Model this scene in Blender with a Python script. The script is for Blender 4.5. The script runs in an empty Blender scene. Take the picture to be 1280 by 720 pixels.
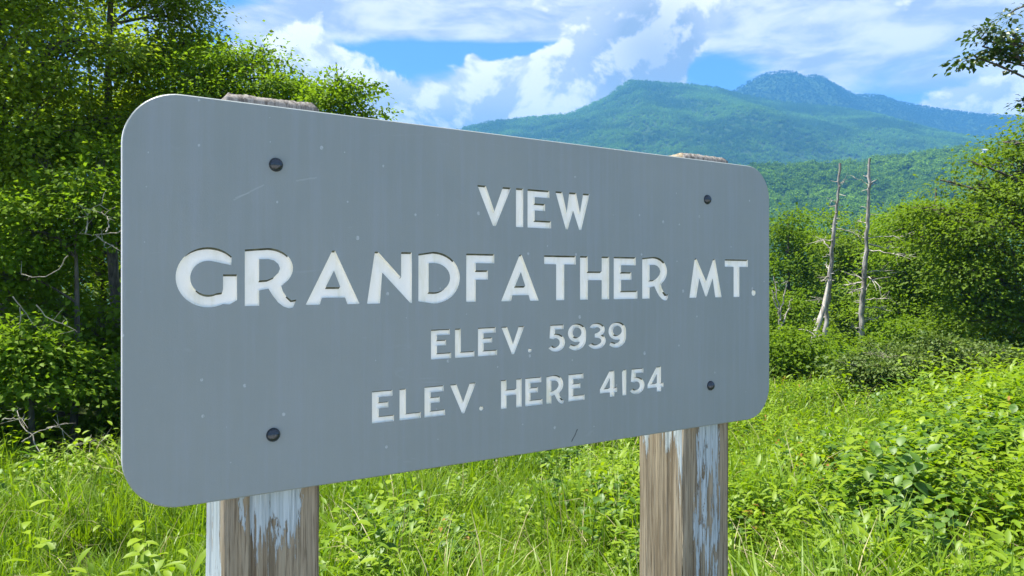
import bpy, bmesh, math, random
import numpy as np
from mathutils import Vector, Matrix, geometry, noise as mnoise

scene = bpy.context.scene
COL = scene.collection
R = math.radians
F = 924.0            # focal length in photograph pixels (1280 wide)
CX, HY = 640.0, 350.0
CAM_Z = 1.6

# ------------------------------------------------------------------ camera
cam_d = bpy.data.cameras.new('camera')
cam_d.sensor_width = 36.0
cam_d.lens = F / 1280 * 36.0
cam_d.shift_y = -(360 - HY) / 1280.0
cam_d.clip_start = 0.05
cam_d.clip_end = 20000
cam = bpy.data.objects.new('camera', cam_d)
COL.objects.link(cam)
cam.location = (0, 0, CAM_Z)
cam.rotation_euler = (R(90), 0, 0)
scene.camera = cam

# ------------------------------------------------------------------ render settings
scene.render.engine = 'CYCLES'
scene.cycles.use_denoising = True
scene.cycles.max_bounces = 12
scene.cycles.diffuse_bounces = 7
scene.cycles.glossy_bounces = 2
scene.cycles.transmission_bounces = 8
scene.cycles.volume_bounces = 0
scene.cycles.sample_clamp_indirect = 6
vs = scene.view_settings
vs.view_transform = 'Standard'
vs.look = 'None'
vs.exposure = 1.8
vs.gamma = 1.0
vs.use_curve_mapping = False

# ------------------------------------------------------------------ sun
SUN_EL = R(69)
SUN_V = Vector((-0.95, 0.31, 0)).normalized()          # horizontal direction towards the sun
SUN_DIR = Vector((SUN_V.x * math.cos(SUN_EL), SUN_V.y * math.cos(SUN_EL), math.sin(SUN_EL)))
sun_d = bpy.data.lights.new('sun', 'SUN')
sun_d.energy = 4.3
sun_d.angle = R(0.53)
sun_d.color = (1.0, 0.95, 0.86)
sun = bpy.data.objects.new('sun', sun_d)
COL.objects.link(sun)
sun.location = (0, 0, 30)
sun.rotation_euler = SUN_DIR.to_track_quat('Z', 'Y').to_euler()

# ------------------------------------------------------------------ node helpers
class NT:
    def __init__(self, tree):
        self.t = tree
        self.n = tree.nodes
        self.l = tree.links
    def put(self, sock, v):
        if v is None:
            return
        if isinstance(v, bpy.types.NodeSocket):
            self.l.new(v, sock)
        else:
            if isinstance(v, tuple) and len(v) == 3 and sock.type == 'RGBA':
                v = (*v, 1)
            sock.default_value = v
    def math(self, op, a, b=None, c=None, clamp=False):
        m = self.n.new('ShaderNodeMath'); m.operation = op; m.use_clamp = clamp
        for i, v in enumerate((a, b, c)):
            self.put(m.inputs[i], v)
        return m.outputs[0]
    def vmath(self, op, a, b=None, scale=None):
        m = self.n.new('ShaderNodeVectorMath'); m.operation = op
        self.put(m.inputs[0], a)
        if b is not None: self.put(m.inputs[1], b)
        if scale is not None: self.put(m.inputs['Scale'], scale)
        return m.outputs[0]
    def noise(self, vec, scale, detail=4, rough=0.55, dist=0.0, lac=2.0):
        m = self.n.new('ShaderNodeTexNoise')
        self.put(m.inputs['Vector'], vec)
        m.inputs['Scale'].default_value = scale; m.inputs['Detail'].default_value = detail
        m.inputs['Roughness'].default_value = rough; m.inputs['Distortion'].default_value = dist
        m.inputs['Lacunarity'].default_value = lac
        return m.outputs['Fac']
    def mix(self, f, a, b, mode='MIX'):
        m = self.n.new('ShaderNodeMix'); m.data_type = 'RGBA'; m.blend_type = mode
        self.put(m.inputs[0], f); self.put(m.inputs[6], a); self.put(m.inputs[7], b)
        return m.outputs[2]
    def smooth(self, v, a, b, lo=0.0, hi=1.0):
        m = self.n.new('ShaderNodeMapRange'); m.interpolation_type = 'SMOOTHSTEP'
        self.put(m.inputs[0], v)
        m.inputs[1].default_value = a; m.inputs[2].default_value = b
        m.inputs[3].default_value = lo; m.inputs[4].default_value = hi
        return m.outputs[0]
    def mapping(self, vec, scale=(1, 1, 1), loc=(0, 0, 0)):
        m = self.n.new('ShaderNodeMapping')
        self.put(m.inputs['Vector'], vec)
        m.inputs['Scale'].default_value = scale; m.inputs['Location'].default_value = loc
        return m.outputs[0]
    def bump(self, h, strength=0.3, dist=0.01):
        m = self.n.new('ShaderNodeBump')
        m.inputs['Strength'].default_value = strength; m.inputs['Distance'].default_value = dist
        self.put(m.inputs['Height'], h)
        return m.outputs[0]

def material(name):
    m = bpy.data.materials.new(name)
    m.use_nodes = True
    nt = NT(m.node_tree)
    nt.n.clear()
    out = nt.n.new('ShaderNodeOutputMaterial')
    return m, nt, out

def principled(nt, out, col, rough=0.6, spec=0.5, metal=0.0, normal=None):
    p = nt.n.new('ShaderNodeBsdfPrincipled')
    nt.put(p.inputs['Base Color'], col)
    nt.put(p.inputs['Roughness'], rough)
    nt.put(p.inputs['Specular IOR Level'], spec)
    nt.put(p.inputs['Metallic'], metal)
    if normal is not None: nt.put(p.inputs['Normal'], normal)
    nt.l.new(p.outputs[0], out.inputs[0])
    return p

# ------------------------------------------------------------------ sky with clouds
world = bpy.data.worlds.new('World')
scene.world = world
world.use_nodes = True
w = NT(world.node_tree)
w.n.clear()
wout = w.n.new('ShaderNodeOutputWorld')
bg = w.n.new('ShaderNodeBackground')
SKY_S = 0.12
bg.inputs['Strength'].default_value = SKY_S
w.l.new(bg.outputs[0], wout.inputs[0])
sky = w.n.new('ShaderNodeTexSky')
sky.sky_type = 'NISHITA'
sky.sun_disc = False
sky.sun_elevation = SUN_EL
sky.sun_rotation = math.atan2(SUN_V.x, SUN_V.y)
sky.altitude = 1200
sky.air_density = 1.0
sky.dust_density = 0.3
sky.ozone_density = 2.5
tc = w.n.new('ShaderNodeTexCoord')
sep = w.n.new('ShaderNodeSeparateXYZ')
w.l.new(tc.outputs['Generated'], sep.inputs[0])
dx, dy, dz = sep.outputs
AZ = w.math('DEGREES', w.math('ARCTAN2', dx, dy))
EL = w.math('DEGREES', w.math('ARCSINE', dz))
def ang(px, py):
    a = math.atan((px - CX) / F)
    e = math.atan((HY - py) / F * math.cos(a))
    return math.degrees(a), math.degrees(e)
def blob(px, py, rx, ry, amp, rot=0.0):
    """soft elliptical cloud bank or gap at one place of the sky (degrees)"""
    a0, e0 = ang(px, py)
    k = 1 / 15.0
    u = w.math('SUBTRACT', AZ, a0); v = w.math('SUBTRACT', EL, e0)
    c, s = math.cos(R(rot)), math.sin(R(rot))
    u2 = w.math('MULTIPLY', w.math('ADD', w.math('MULTIPLY', u, c), w.math('MULTIPLY', v, s)), 1 / (rx * k))
    v2 = w.math('MULTIPLY', w.math('SUBTRACT', w.math('MULTIPLY', v, c), w.math('MULTIPLY', u, s)), 1 / (ry * k))
    r2 = w.math('ADD', w.math('MULTIPLY', u2, u2), w.math('MULTIPLY', v2, v2))
    return w.math('MULTIPLY', w.math('EXPONENT', w.math('MULTIPLY', r2, -1.0)), amp)
def total(lst):
    o = lst[0]
    for x in lst[1:]:
        o = w.math('ADD', o, x)
    return o
dirv = tc.outputs['Generated']
# billowing cumulus
cu_vec = w.mapping(dirv, (1, 1, 1.35), (3.1, 1.7, 0.4))
cu = w.noise(cu_vec, 9.0, 9, 0.57, 0.3)
cu_off = w.noise(w.vmath('ADD', cu_vec, (-0.016, 0.0, 0.022)), 9.0, 9, 0.57, 0.3)
# streaky high layer
st = w.noise(w.mapping(dirv, (1, 1, 4.2), (0.3, 5.2, 0.9)), 5.0, 8, 0.6, 0.5)
bank = total([
    blob(485, 140, 50, 42, 0.75), blob(560, 150, 70, 42, 0.75), blob(630, 130, 60, 38, 0.7),
    blob(690, 112, 55, 42, 0.75), blob(735, 72, 42, 55, 0.7), blob(790, 60, 48, 70, 0.75),
    blob(845, 40, 45, 60, 0.6), blob(390, 66, 60, 34, 0.85), blob(810, 110, 60, 40, 0.4),
    blob(1225, 132, 62, 24, 0.8), blob(1290, 120, 60, 24, 0.7), blob(590, 72, 10, 16, 0.32),
    blob(480, 68, 50, 10, 0.25),
    blob(600, 52, 130, 14, -0.5), blob(905, 92, 42, 24, -0.7), blob(480, 60, 60, 18, -0.4)])
cu_d = w.math('ADD', w.math('MULTIPLY', w.math('SUBTRACT', cu, 0.47), 2.0), bank)
cu_m = w.smooth(cu_d, 0.32, 0.50)
high = total([
    blob(480, 22, 190, 26, 0.55), blob(680, 22, 160, 22, 0.55), blob(900, 25, 160, 40, 0.45),
    blob(1080, 45, 170, 38, 0.55), blob(1130, 98, 120, 22, 0.25), blob(950, 12, 260, 26, 0.3), blob(330, 45, 60, 25, 0.45),
    blob(600, 66, 150, 15, -1.0), blob(470, 84, 60, 14, -0.6), blob(905, 88, 50, 24, -0.8), blob(275, 45, 28, 30, -0.5), blob(300, 0, 60, 8, -0.6)])
st_d = w.math('ADD', w.math('MULTIPLY', w.math('SUBTRACT', st, 0.33), 1.7), high)
st_m = w.smooth(st_d, 0.0, 0.62, 0.0, 0.93)
# brightness: lit crests towards the sun, blue-grey undersides
lit = w.smooth(w.math('SUBTRACT', cu, cu_off), -0.045, 0.05)
thick = w.smooth(cu_d, 0.45, 1.25)
greyb = total([blob(830, 92, 66, 62, 0.62), blob(800, 35, 40, 40, 0.2), blob(560, 165, 140, 26, 0.35)])
shade = w.math('ADD', w.math('MULTIPLY', w.math('SUBTRACT', 1.0, lit), 0.58), w.math('ADD', w.math('MULTIPLY', thick, 0.15), greyb), clamp=True)
K = 0.47 / SKY_S
cu_c = w.mix(shade, (1.04 * K, 0.98 * K, 0.90 * K), (0.30 * K, 0.335 * K, 0.375 * K))
stn = w.noise(w.mapping(dirv, (1, 1, 3.0), (7.3, 1.2, 0.9)), 11.0, 6, 0.55, 0.4)
st_c = w.mix(w.smooth(stn, 0.36, 0.64), (0.84 * K, 0.80 * K, 0.75 * K), (0.41 * K, 0.43 * K, 0.455 * K))
skyc = w.vmath('MULTIPLY', sky.outputs[0], (0.29, 0.42, 0.57))
c1 = w.mix(st_m, skyc, st_c)
c2 = w.mix(cu_m, c1, cu_c)
w.l.new(c2, bg.inputs['Color'])

# ------------------------------------------------------------------ geometry helpers
def tag(o, label=None, cat=None, group=None, kind=None):
    if label: o['label'] = label
    if cat: o['category'] = cat
    if group: o['group'] = group
    if kind: o['kind'] = kind
    return o

def link(name, me, mat, parent=None):
    o = bpy.data.objects.new(name, me)
    COL.objects.link(o)
    if mat is not None:
        for m in (mat if isinstance(mat, (list, tuple)) else [mat]):
            me.materials.append(m)
    if parent is not None: o.parent = parent
    return o

def empty(name, loc, rz=0.0):
    o = bpy.data.objects.new(name, None)
    o.empty_display_size = 0.1
    COL.objects.link(o)
    o.location = loc; o.rotation_euler = (0, 0, rz)
    return o

def np_mesh(name, V, Fc, smooth=False, attrs=None):
    """V (n,3) and Fc (m,k) numpy arrays"""
    V = np.asarray(V, dtype=np.float32); Fc = np.asarray(Fc, dtype=np.int32)
    me = bpy.data.meshes.new(name)
    m, k = Fc.shape
    me.vertices.add(len(V)); me.vertices.foreach_set('co', V.ravel())
    me.loops.add(m * k); me.loops.foreach_set('vertex_index', Fc.ravel())
    me.polygons.add(m)
    me.polygons.foreach_set('loop_start', np.arange(0, m * k, k, dtype=np.int32))
    if smooth: me.polygons.foreach_set('use_smooth', np.ones(m, dtype=bool))
    for an, av in (attrs or {}).items():
        a = me.attributes.new(an, 'FLOAT', 'POINT')
        a.data.foreach_set('value', np.asarray(av, dtype=np.float32))
    me.update(calc_edges=True)
    return me

def tubes_mesh(name, paths, sides=6, smooth=True):
    """paths: list of (points (n,3), radii (n))"""
    V, Q, off = [], [], 0
    for pts, rad in paths:
        pts = np.asarray(pts, dtype=float); rad = np.asarray(rad, dtype=float)
        n = len(pts)
        if n < 2: continue
        tg = np.gradient(pts, axis=0)
        tg /= (np.linalg.norm(tg, axis=1, keepdims=True) + 1e-9)
        ref = np.array([0.13, 0.97, 0.21]) if abs(tg[0, 2]) > 0.7 else np.array([0.11, 0.07, 0.99])
        a = np.cross(tg, ref); a /= (np.linalg.norm(a, axis=1, keepdims=True) + 1e-9)
        b = np.cross(tg, a)
        th = np.arange(sides) * 2 * math.pi / sides
        ring = (pts[:, None, :] + rad[:, None, None] * (np.cos(th)[None, :, None] * a[:, None, :] + np.sin(th)[None, :, None] * b[:, None, :]))
        V.append(ring.reshape(-1, 3))
        i = np.arange(n - 1)[:, None] * sides; j = np.arange(sides)[None, :]; j2 = (j + 1) % sides
        q = np.stack([i + j, i + j2, i + sides + j2, i + sides + j], axis=-1).reshape(-1, 4) + off
        Q.append(q); off += n * sides
    return np_mesh(name, np.concatenate(V), np.concatenate(Q), smooth)

def leaves_mesh(name, P, D, N, L, W, tint, fine=True, rng=None):
    """P base, D axis, N normal; a folded, drooping leaf each"""
    D = D / (np.linalg.norm(D, axis=1, keepdims=True) + 1e-9)
    N = N - D * np.sum(N * D, axis=1, keepdims=True)
    N = N / (np.linalg.norm(N, axis=1, keepdims=True) + 1e-9)
    S = np.cross(D, N)
    n = len(P); L = L[:, None]; W = W[:, None]
    v0 = P
    v1 = P + D * L * 0.42 + S * W * 0.5 + N * W * 0.13
    v3 = P + D * L * 0.42 - S * W * 0.5 + N * W * 0.13
    v4 = P + D * L - N * L * 0.16
    i = np.arange(n)
    if fine == 2:
        st_ = [(0.24, 0.78), (0.50, 1.0), (0.76, 0.66)]
        vs_ = [v0]
        for f_, w_ in st_:
            m_ = P + D * L * f_ - N * L * 0.20 * f_ ** 2
            vs_ += [m_ + S * W * 0.5 * w_ + N * W * 0.12 * w_, m_, m_ - S * W * 0.5 * w_ + N * W * 0.12 * w_]
        vs_.append(P + D * L - N * L * 0.24)
        V = np.stack(vs_, axis=1).reshape(-1, 3)
        b = i * 11
        tr_ = [(0, 2, 1), (0, 3, 2), (7, 8, 10), (8, 9, 10)]
        for q_ in (1, 4):
            tr_ += [(q_, q_ + 1, q_ + 4), (q_, q_ + 4, q_ + 3), (q_ + 1, q_ + 2, q_ + 5), (q_ + 1, q_ + 5, q_ + 4)]
        Fc = np.concatenate([np.stack([b + t_[0], b + t_[1], b + t_[2]], 1) for t_ in tr_])
        return np_mesh(name, V, Fc, True, {'tint': np.repeat(tint, 11)})
    if fine:
        v2 = P + D * L * 0.5 - N * L * 0.02
        V = np.stack([v0, v1, v2, v3, v4], axis=1).reshape(-1, 3)
        b = i * 5
        Fc = np.concatenate([np.stack([b, b + 3, b + 2], 1), np.stack([b, b + 2, b + 1], 1), np.stack([b + 1, b + 2, b + 4], 1), np.stack([b + 2, b + 3, b + 4], 1)])
        k = 5
    else:
        V = np.stack([v0, v1, v4, v3], axis=1).reshape(-1, 3)
        b = i * 4
        Fc = np.concatenate([np.stack([b, b + 2, b + 1], 1), np.stack([b, b + 3, b + 2], 1)])
        k = 4
    return np_mesh(name, V, Fc, False, {'tint': np.repeat(tint, k)})

def pt(px, py, d):
    """the point seen at a photograph pixel, at depth d"""
    return np.array([(px - CX) / F * d, d, CAM_Z + (HY - py) / F * d])

# ------------------------------------------------------------------ materials
def leaf_material(name, ca, cb, trans, tcol, gloss=0.05, rough=0.45, inst=False, big=None):
    m, nt, out = material(name)
    at = nt.n.new('ShaderNodeAttribute'); at.attribute_name = 'tint'
    f = at.outputs['Fac']
    if inst:
        oi = nt.n.new('ShaderNodeObjectInfo')
        f = nt.math('ADD', nt.math('MULTIPLY', f, 0.6), nt.math('MULTIPLY', oi.outputs['Random'], 0.4))
    col = nt.mix(f, ca, cb)
    if big:
        geo = nt.n.new('ShaderNodeNewGeometry')
        nz = nt.smooth(nt.noise(geo.outputs['Position'], big[0], 3, 0.6), 0.38, 0.62)
        col = nt.mix(nz, col, nt.mix(1.0, col, big[1], 'MULTIPLY'))
    d = nt.n.new('ShaderNodeBsdfDiffuse'); nt.put(d.inputs[0], col)
    t = nt.n.new('ShaderNodeBsdfTranslucent'); nt.put(t.inputs[0], nt.mix(1.0, col, tcol, 'MULTIPLY'))
    ms = nt.n.new('ShaderNodeMixShader'); ms.inputs[0].default_value = trans
    nt.l.new(d.outputs[0], ms.inputs[1]); nt.l.new(t.outputs[0], ms.inputs[2])
    g = nt.n.new('ShaderNodeBsdfGlossy'); g.inputs['Roughness'].default_value = rough
    g.inputs['Color'].default_value = (0.9, 0.95, 0.85, 1)
    ms2 = nt.n.new('ShaderNodeMixShader'); ms2.inputs[0].default_value = gloss
    nt.l.new(ms.outputs[0], ms2.inputs[1]); nt.l.new(g.outputs[0], ms2.inputs[2])
    nt.l.new(ms2.outputs[0], out.inputs[0])
    return m

M = {}
M['leaf_maple'] = leaf_material('maple leaf', (0.135, 0.220, 0.014), (0.215, 0.295, 0.020), 0.52, (1.7, 1.6, 0.7), 0.01, 0.5)
M['leaf_dark'] = leaf_material('dark hardwood leaf', (0.085, 0.150, 0.012), (0.145, 0.220, 0.016), 0.45, (1.6, 1.6, 0.7), 0.008, 0.5)  # a darker leaf green, used on several trees and shrubs
M['leaf_light'] = leaf_material('fresh light leaf', (0.095, 0.178, 0.012), (0.165, 0.255, 0.018), 0.48, (1.6, 1.6, 0.7), 0.008, 0.5)
M['leaf_mid'] = leaf_material('hillside hardwood leaf', (0.085, 0.160, 0.012), (0.150, 0.230, 0.018), 0.45, (1.6, 1.6, 0.7), 0.005, 0.5)
M['leaf_rhodo'] = leaf_material('rhododendron leaf', (0.070, 0.125, 0.022), (0.150, 0.205, 0.045), 0.30, (1.5, 1.5, 0.8), 0.015, 0.5)
M['leaf_oak'] = leaf_material('overhanging leaf', (0.025, 0.055, 0.008), (0.050, 0.090, 0.012), 0.35, (1.5, 1.5, 0.8), 0.05, 0.45)
M['grass'] = leaf_material('meadow grass', (0.085, 0.190, 0.006), (0.205, 0.310, 0.014), 0.46, (1.5, 1.45, 0.5), 0.02, 0.45, inst=True)
M['weed'] = leaf_material('broad weed leaf', (0.105, 0.205, 0.004), (0.240, 0.335, 0.009), 0.45, (1.5, 1.5, 0.7), 0.025, 0.5, inst=True)
M['weed_dark'] = leaf_material('dark weed leaf', (0.050, 0.120, 0.012), (0.110, 0.210, 0.020), 0.42, (1.5, 1.5, 0.7), 0.03, 0.5, inst=True)
M['rust'] = leaf_material('rusty dying leaf', (0.22, 0.09, 0.02), (0.34, 0.20, 0.05), 0.35, (1.3, 1.2, 0.8), 0.01, 0.5, inst=True)
M['straw'] = leaf_material('dry grass stalk', (0.34, 0.29, 0.13), (0.50, 0.44, 0.24), 0.3, (1, 1, 0.9), 0.04, 0.5, inst=True)

def bark_material(name, a, b, scale=18.0):
    m, nt, out = material(name)
    tcn = nt.n.new('ShaderNodeTexCoord')
    v = nt.mapping(tcn.outputs['Object'], (1, 1, 0.25))
    n1 = nt.noise(v, scale, 6, 0.65, 0.4)
    principled(nt, out, nt.mix(nt.smooth(n1, 0.3, 0.7), a, b), 0.9, 0.2, 0, nt.bump(n1, 0.6, 0.02))
    return m
M['bark'] = bark_material('grey brown bark', (0.055, 0.045, 0.035), (0.16, 0.14, 0.115))
M['bark_pale'] = bark_material('pale dead wood', (0.27, 0.24, 0.20), (0.58, 0.54, 0.47), 9.0)
M['snag'] = bark_material('weathered dead trunk', (0.13, 0.115, 0.10), (0.50, 0.47, 0.42), 7.0)
M['twig'] = bark_material('bare grey twig', (0.26, 0.23, 0.18), (0.46, 0.42, 0.34), 40.0)
M['stem'] = bark_material('green weed stem', (0.09, 0.15, 0.02), (0.16, 0.22, 0.04), 60.0)

# ------------------------------------------------------------------ terrain
def ground_z(x, y):
    x = np.asarray(x, dtype=float); y = np.asarray(y, dtype=float)
    r = np.hypot(x, y)
    front = np.clip(y, 0, None)
    z = -0.04 * np.clip(front, 0, 12)
    d2 = np.clip(front - 12, 0, 48); z -= 0.22 * d2 * np.clip(d2 / 8, 0, 1)
    d3 = np.clip(front - 60, 0, 340); z -= 0.11 * d3
    left = np.clip((-x - 1.5) / 6, 0, 1)
    z = z * (1 - 0.55 * left * np.clip(1 - r / 300, 0, 1))
    z += 0.05 * np.sin(x * 0.9 + 1.3) * np.cos(y * 0.7) * np.clip(r / 4, 0, 1)
    return z

def build_ground():
    radii = np.concatenate([[0.0], np.geomspace(0.4, 4300, 150)])
    na = 240
    th = np.arange(na) * 2 * math.pi / na
    X = radii[1:, None] * np.sin(th); Y = radii[1:, None] * np.cos(th)
    Z = ground_z(X, Y)
    V = np.concatenate([[[0, 0, float(ground_z(0, 0))]], np.stack([X, Y, Z], -1).reshape(-1, 3)])
    nr = len(radii) - 1
    i = (np.arange(nr - 1)[:, None] * na); j = np.arange(na)[None, :]; j2 = (j + 1) % na
    q = np.stack([i + j, i + na + j, i + na + j2, i + j2], -1).reshape(-1, 4) + 1
    me = np_mesh('ground', V, q, True)
    m, nt, out = material('meadow soil')
    g = nt.n.new('ShaderNodeNewGeometry')
    n1 = nt.noise(g.outputs['Position'], 1.3, 8, 0.65)
    n2 = nt.noise(g.outputs['Position'], 22, 6, 0.7)
    c = nt.mix(nt.smooth(n1, 0.35, 0.65), (0.030, 0.045, 0.010), (0.055, 0.075, 0.015))
    c = nt.mix(nt.smooth(n2, 0.55, 0.72), c, (0.060, 0.045, 0.025))
    principled(nt, out, c, 1.0, 0.1, 0, nt.bump(n2, 0.8, 0.03))
    o = link('ground', me, m)
    bm = bmesh.new(); bm.from_mesh(me)
    v0 = None
    bm.verts.ensure_lookup_table()
    for k in range(na):
        bm.faces.new((bm.verts[0], bm.verts[1 + k], bm.verts[1 + (k + 1) % na]))
    bm.to_mesh(me); bm.free()
    tag(o, 'gently falling grassy ground around the sign', None, None, 'structure')
    return o
build_ground()

def build_added_pull_off():  # out of view; pale gravel added to bounce sunlight onto the sign face
    xs = np.linspace(-30, 30, 121); ys = np.linspace(-13, 0.15, 40)
    X, Y = np.meshgrid(xs, ys)
    edge = 0.12 * np.sin(X * 2.1) + 0.08 * np.sin(X * 5.3 + 1)
    Y = Y + edge * np.clip((Y + 1.5) / 1.65, 0, 1)
    Z = ground_z(X, Y) + 0.012
    V = np.stack([X, Y, Z], -1).reshape(-1, 3)
    i = np.arange(39)[:, None] * 121; j = np.arange(120)[None, :]
    q = np.stack([i + j, i + j + 1, i + 122 + j, i + 121 + j], -1).reshape(-1, 4)
    m, nt, out = material('pale gravel')
    g = nt.n.new('ShaderNodeNewGeometry')
    n1 = nt.noise(g.outputs['Position'], 60, 6, 0.7); n2 = nt.noise(g.outputs['Position'], 0.8, 5, 0.6)
    c = nt.mix(nt.smooth(n1, 0.3, 0.7), (0.36, 0.35, 0.325), (0.54, 0.52, 0.485))
    c = nt.mix(nt.math('MULTIPLY', nt.smooth(n2, 0.45, 0.7), 0.3), c, (0.30, 0.29, 0.27))
    principled(nt, out, c, 0.95, 0.2, 0, nt.bump(n1, 0.8, 0.02))
    tag(link('added_gravel_pull_off', np_mesh('added_gravel_pull_off', V, q, True), m), 'unseen pale gravel behind the camera, added to bounce light onto the sign', None, None, 'structure')
build_added_pull_off()

def vnoise(x, y, seed=0.0):
    """cheap smooth value noise on numpy arrays"""
    xi = np.floor(x).astype(np.int64); yi = np.floor(y).astype(np.int64)
    fx = x - xi; fy = y - yi
    fx = fx * fx * (3 - 2 * fx); fy = fy * fy * (3 - 2 * fy)
    def h(a, b):
        s = np.sin(a * 127.1 + b * 311.7 + seed * 74.7) * 43758.5453
        return s - np.floor(s)
    return (h(xi, yi) * (1 - fx) + h(xi + 1, yi) * fx) * (1 - fy) + (h(xi, yi + 1) * (1 - fx) + h(xi + 1, yi + 1) * fx) * fy
def fbm(x, y, seed=0.0, o=4):
    a, s, t = 1.0, 0.0, 0.0
    for k in range(o):
        s = s + a * vnoise(x * 2 ** k, y * 2 ** k, seed + k); t += a; a *= 0.5
    return s / t

class Hill:
    """a forested ridge: crest line at depth D given by its skyline, falling to a foot at depth D0"""
    def __init__(self, prof, D, D0, z0, gully, seed, wob=0.0, power=1.0):
        self.px = np.array([p[0] for p in prof], float); self.py = np.array([p[1] for p in prof], float)
        self.D, self.D0, self.z0, self.gully, self.seed, self.power = D, D0, z0, gully, seed, power
    def z(self, x, y):
        px = CX + x / self.D * F
        crest = CAM_Z + (HY - np.interp(px, self.px, self.py)) / F * self.D
        t = np.clip((y - self.D0) / (self.D - self.D0), 0, 1.6)
        prof = np.where(t < 1, np.clip(t, 0, 1) ** self.power * (1.0), 1 - (t - 1) * 0.9)
        z = self.z0 + (crest - self.z0) * prof
        env = np.clip(np.sin(np.clip(t, 0, 1) * math.pi), 0, 1)
        L = (self.D - self.D0)
        g = fbm(x / (L * 0.16), y / (L * 0.35), self.seed, 4) - 0.5
        return z + g * self.gully * env
    def build(self, name, mat, label, x0, x1, step):
        xs = np.arange(x0, x1 + step, step); ys = np.arange(self.D0, self.D + (self.D - self.D0) * 0.45, step)
        X, Y = np.meshgrid(xs, ys)
        V = np.stack([X, Y, self.z(X, Y)], -1).reshape(-1, 3)
        nx, ny = len(xs), len(ys)
        i = np.arange(ny - 1)[:, None] * nx; j = np.arange(nx - 1)[None, :]
        q = np.stack([i + j, i + j + 1, i + nx + j + 1, i + nx + j], -1).reshape(-1, 4)
        o = link(name, np_mesh(name, V, q, True), mat)
        tag(o, label, None, None, 'structure')
        return o

def forest_floor_material(name, a, b, scale):
    m, nt, out = material(name)
    g = nt.n.new('ShaderNodeNewGeometry')
    n1 = nt.noise(g.outputs['Position'], scale, 8, 0.65)
    principled(nt, out, nt.mix(nt.smooth(n1, 0.35, 0.65), a, b), 1.0, 0.0)
    return m
M['hill_floor'] = forest_floor_material('forest floor', (0.020, 0.045, 0.012), (0.05, 0.085, 0.02), 0.05)

near_ridge = Hill([(-900, 215), (0, 235), (500, 225), (900, 213), (950, 211), (1050, 208), (1150, 196), (1200, 190), (1260, 187), (1300, 184), (1400, 175), (1700, 190), (2200, 220)],
                  900, 330, -48, 34, 3.0)
shoulder = Hill([(-1400, 260), (0, 235), (200, 215), (450, 188), (574, 163), (600, 155), (640, 149), (710, 144), (737, 132), (760, 122), (777, 107), (787, 102), (820, 103), (854, 106), (894, 110), (917, 117), (960, 126), (1050, 136), (1100, 145), (1180, 166), (1300, 195), (1600, 240)],
                2400, 1000, -20, 120, 11.0)
summit = Hill([(-300, 235), (300, 200), (700, 152), (850, 127), (910, 116), (917, 114), (934, 103), (954, 92), (977, 89), (994, 90), (1004, 96), (1011, 94), (1026, 95), (1041, 104), (1067, 118), (1101, 119), (1121, 127), (1161, 134), (1221, 143), (1280, 145), (1400, 160), (1600, 190), (2000, 230)],
              2950, 1700, -20, 150, 23.0)
near_ridge.build('forested_hill', M['hill_floor'], 'low green forested hill behind the dead trees', -900, 1300, 12)
shoulder.build('mountain', M['hill_floor'], 'blue green mountain shoulder rising behind the sign', -2100, 2000, 22)
summit.build('mountain', M['hill_floor'], 'hazy blue mountain with a double rocky summit', -2600, 3200, 28)

# ------------------------------------------------------------------ instanced ground cover / far forest ("stuff")
def gn_scatter(name, P, rot, scl, idx, src_objs, label):
    me = bpy.data.meshes.new(name)
    n = len(P)
    me.vertices.add(n); me.vertices.foreach_set('co', np.asarray(P, np.float32).ravel())
    a = me.attributes.new('rot', 'FLOAT_VECTOR', 'POINT'); a.data.foreach_set('vector', np.asarray(rot, np.float32).ravel())
    a = me.attributes.new('scl', 'FLOAT_VECTOR', 'POINT'); a.data.foreach_set('vector', np.asarray(scl, np.float32).ravel())
    a = me.attributes.new('idx', 'INT', 'POINT'); a.data.foreach_set('value', np.asarray(idx, np.int32))
    o = bpy.data.objects.new(name, me); COL.objects.link(o)
    tag(o, label, None, None, 'stuff')
    c = bpy.data.collections.new(name + ' kinds')
    for s in src_objs: c.objects.link(s)
    ng = bpy.data.node_groups.new(name + ' scatter', 'GeometryNodeTree')
    ng.interface.new_socket('Geometry', in_out='INPUT', socket_type='NodeSocketGeometry')
    ng.interface.new_socket('Geometry', in_out='OUTPUT', socket_type='NodeSocketGeometry')
    gi = ng.nodes.new('NodeGroupInput'); go = ng.nodes.new('NodeGroupOutput')
    ip = ng.nodes.new('GeometryNodeInstanceOnPoints')
    ci = ng.nodes.new('GeometryNodeCollectionInfo')
    ci.inputs['Collection'].default_value = c
    ci.inputs['Separate Children'].default_value = True
    ci.inputs['Reset Children'].default_value = True
    def attr(an, t):
        x = ng.nodes.new('GeometryNodeInputNamedAttribute'); x.data_type = t; x.inputs['Name'].default_value = an
        return [s for s in x.outputs if s.enabled and s.name == 'Attribute'][0]
    L = ng.links.new
    L(gi.outputs[0], ip.inputs['Points']); L(ci.outputs[0], ip.inputs['Instance'])
    ip.inputs['Pick Instance'].default_value = True
    L(attr('idx', 'INT'), ip.inputs['Instance Index'])
    e2r = ng.nodes.new('FunctionNodeEulerToRotation')
    L(attr('rot', 'FLOAT_VECTOR'), e2r.inputs[0]); L(e2r.outputs[0], ip.inputs['Rotation'])
    L(attr('scl', 'FLOAT_VECTOR'), ip.inputs['Scale'])
    L(ip.outputs[0], go.inputs[0])
    md = o.modifiers.new('scatter', 'NODES'); md.node_group = ng
    return o

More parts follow.
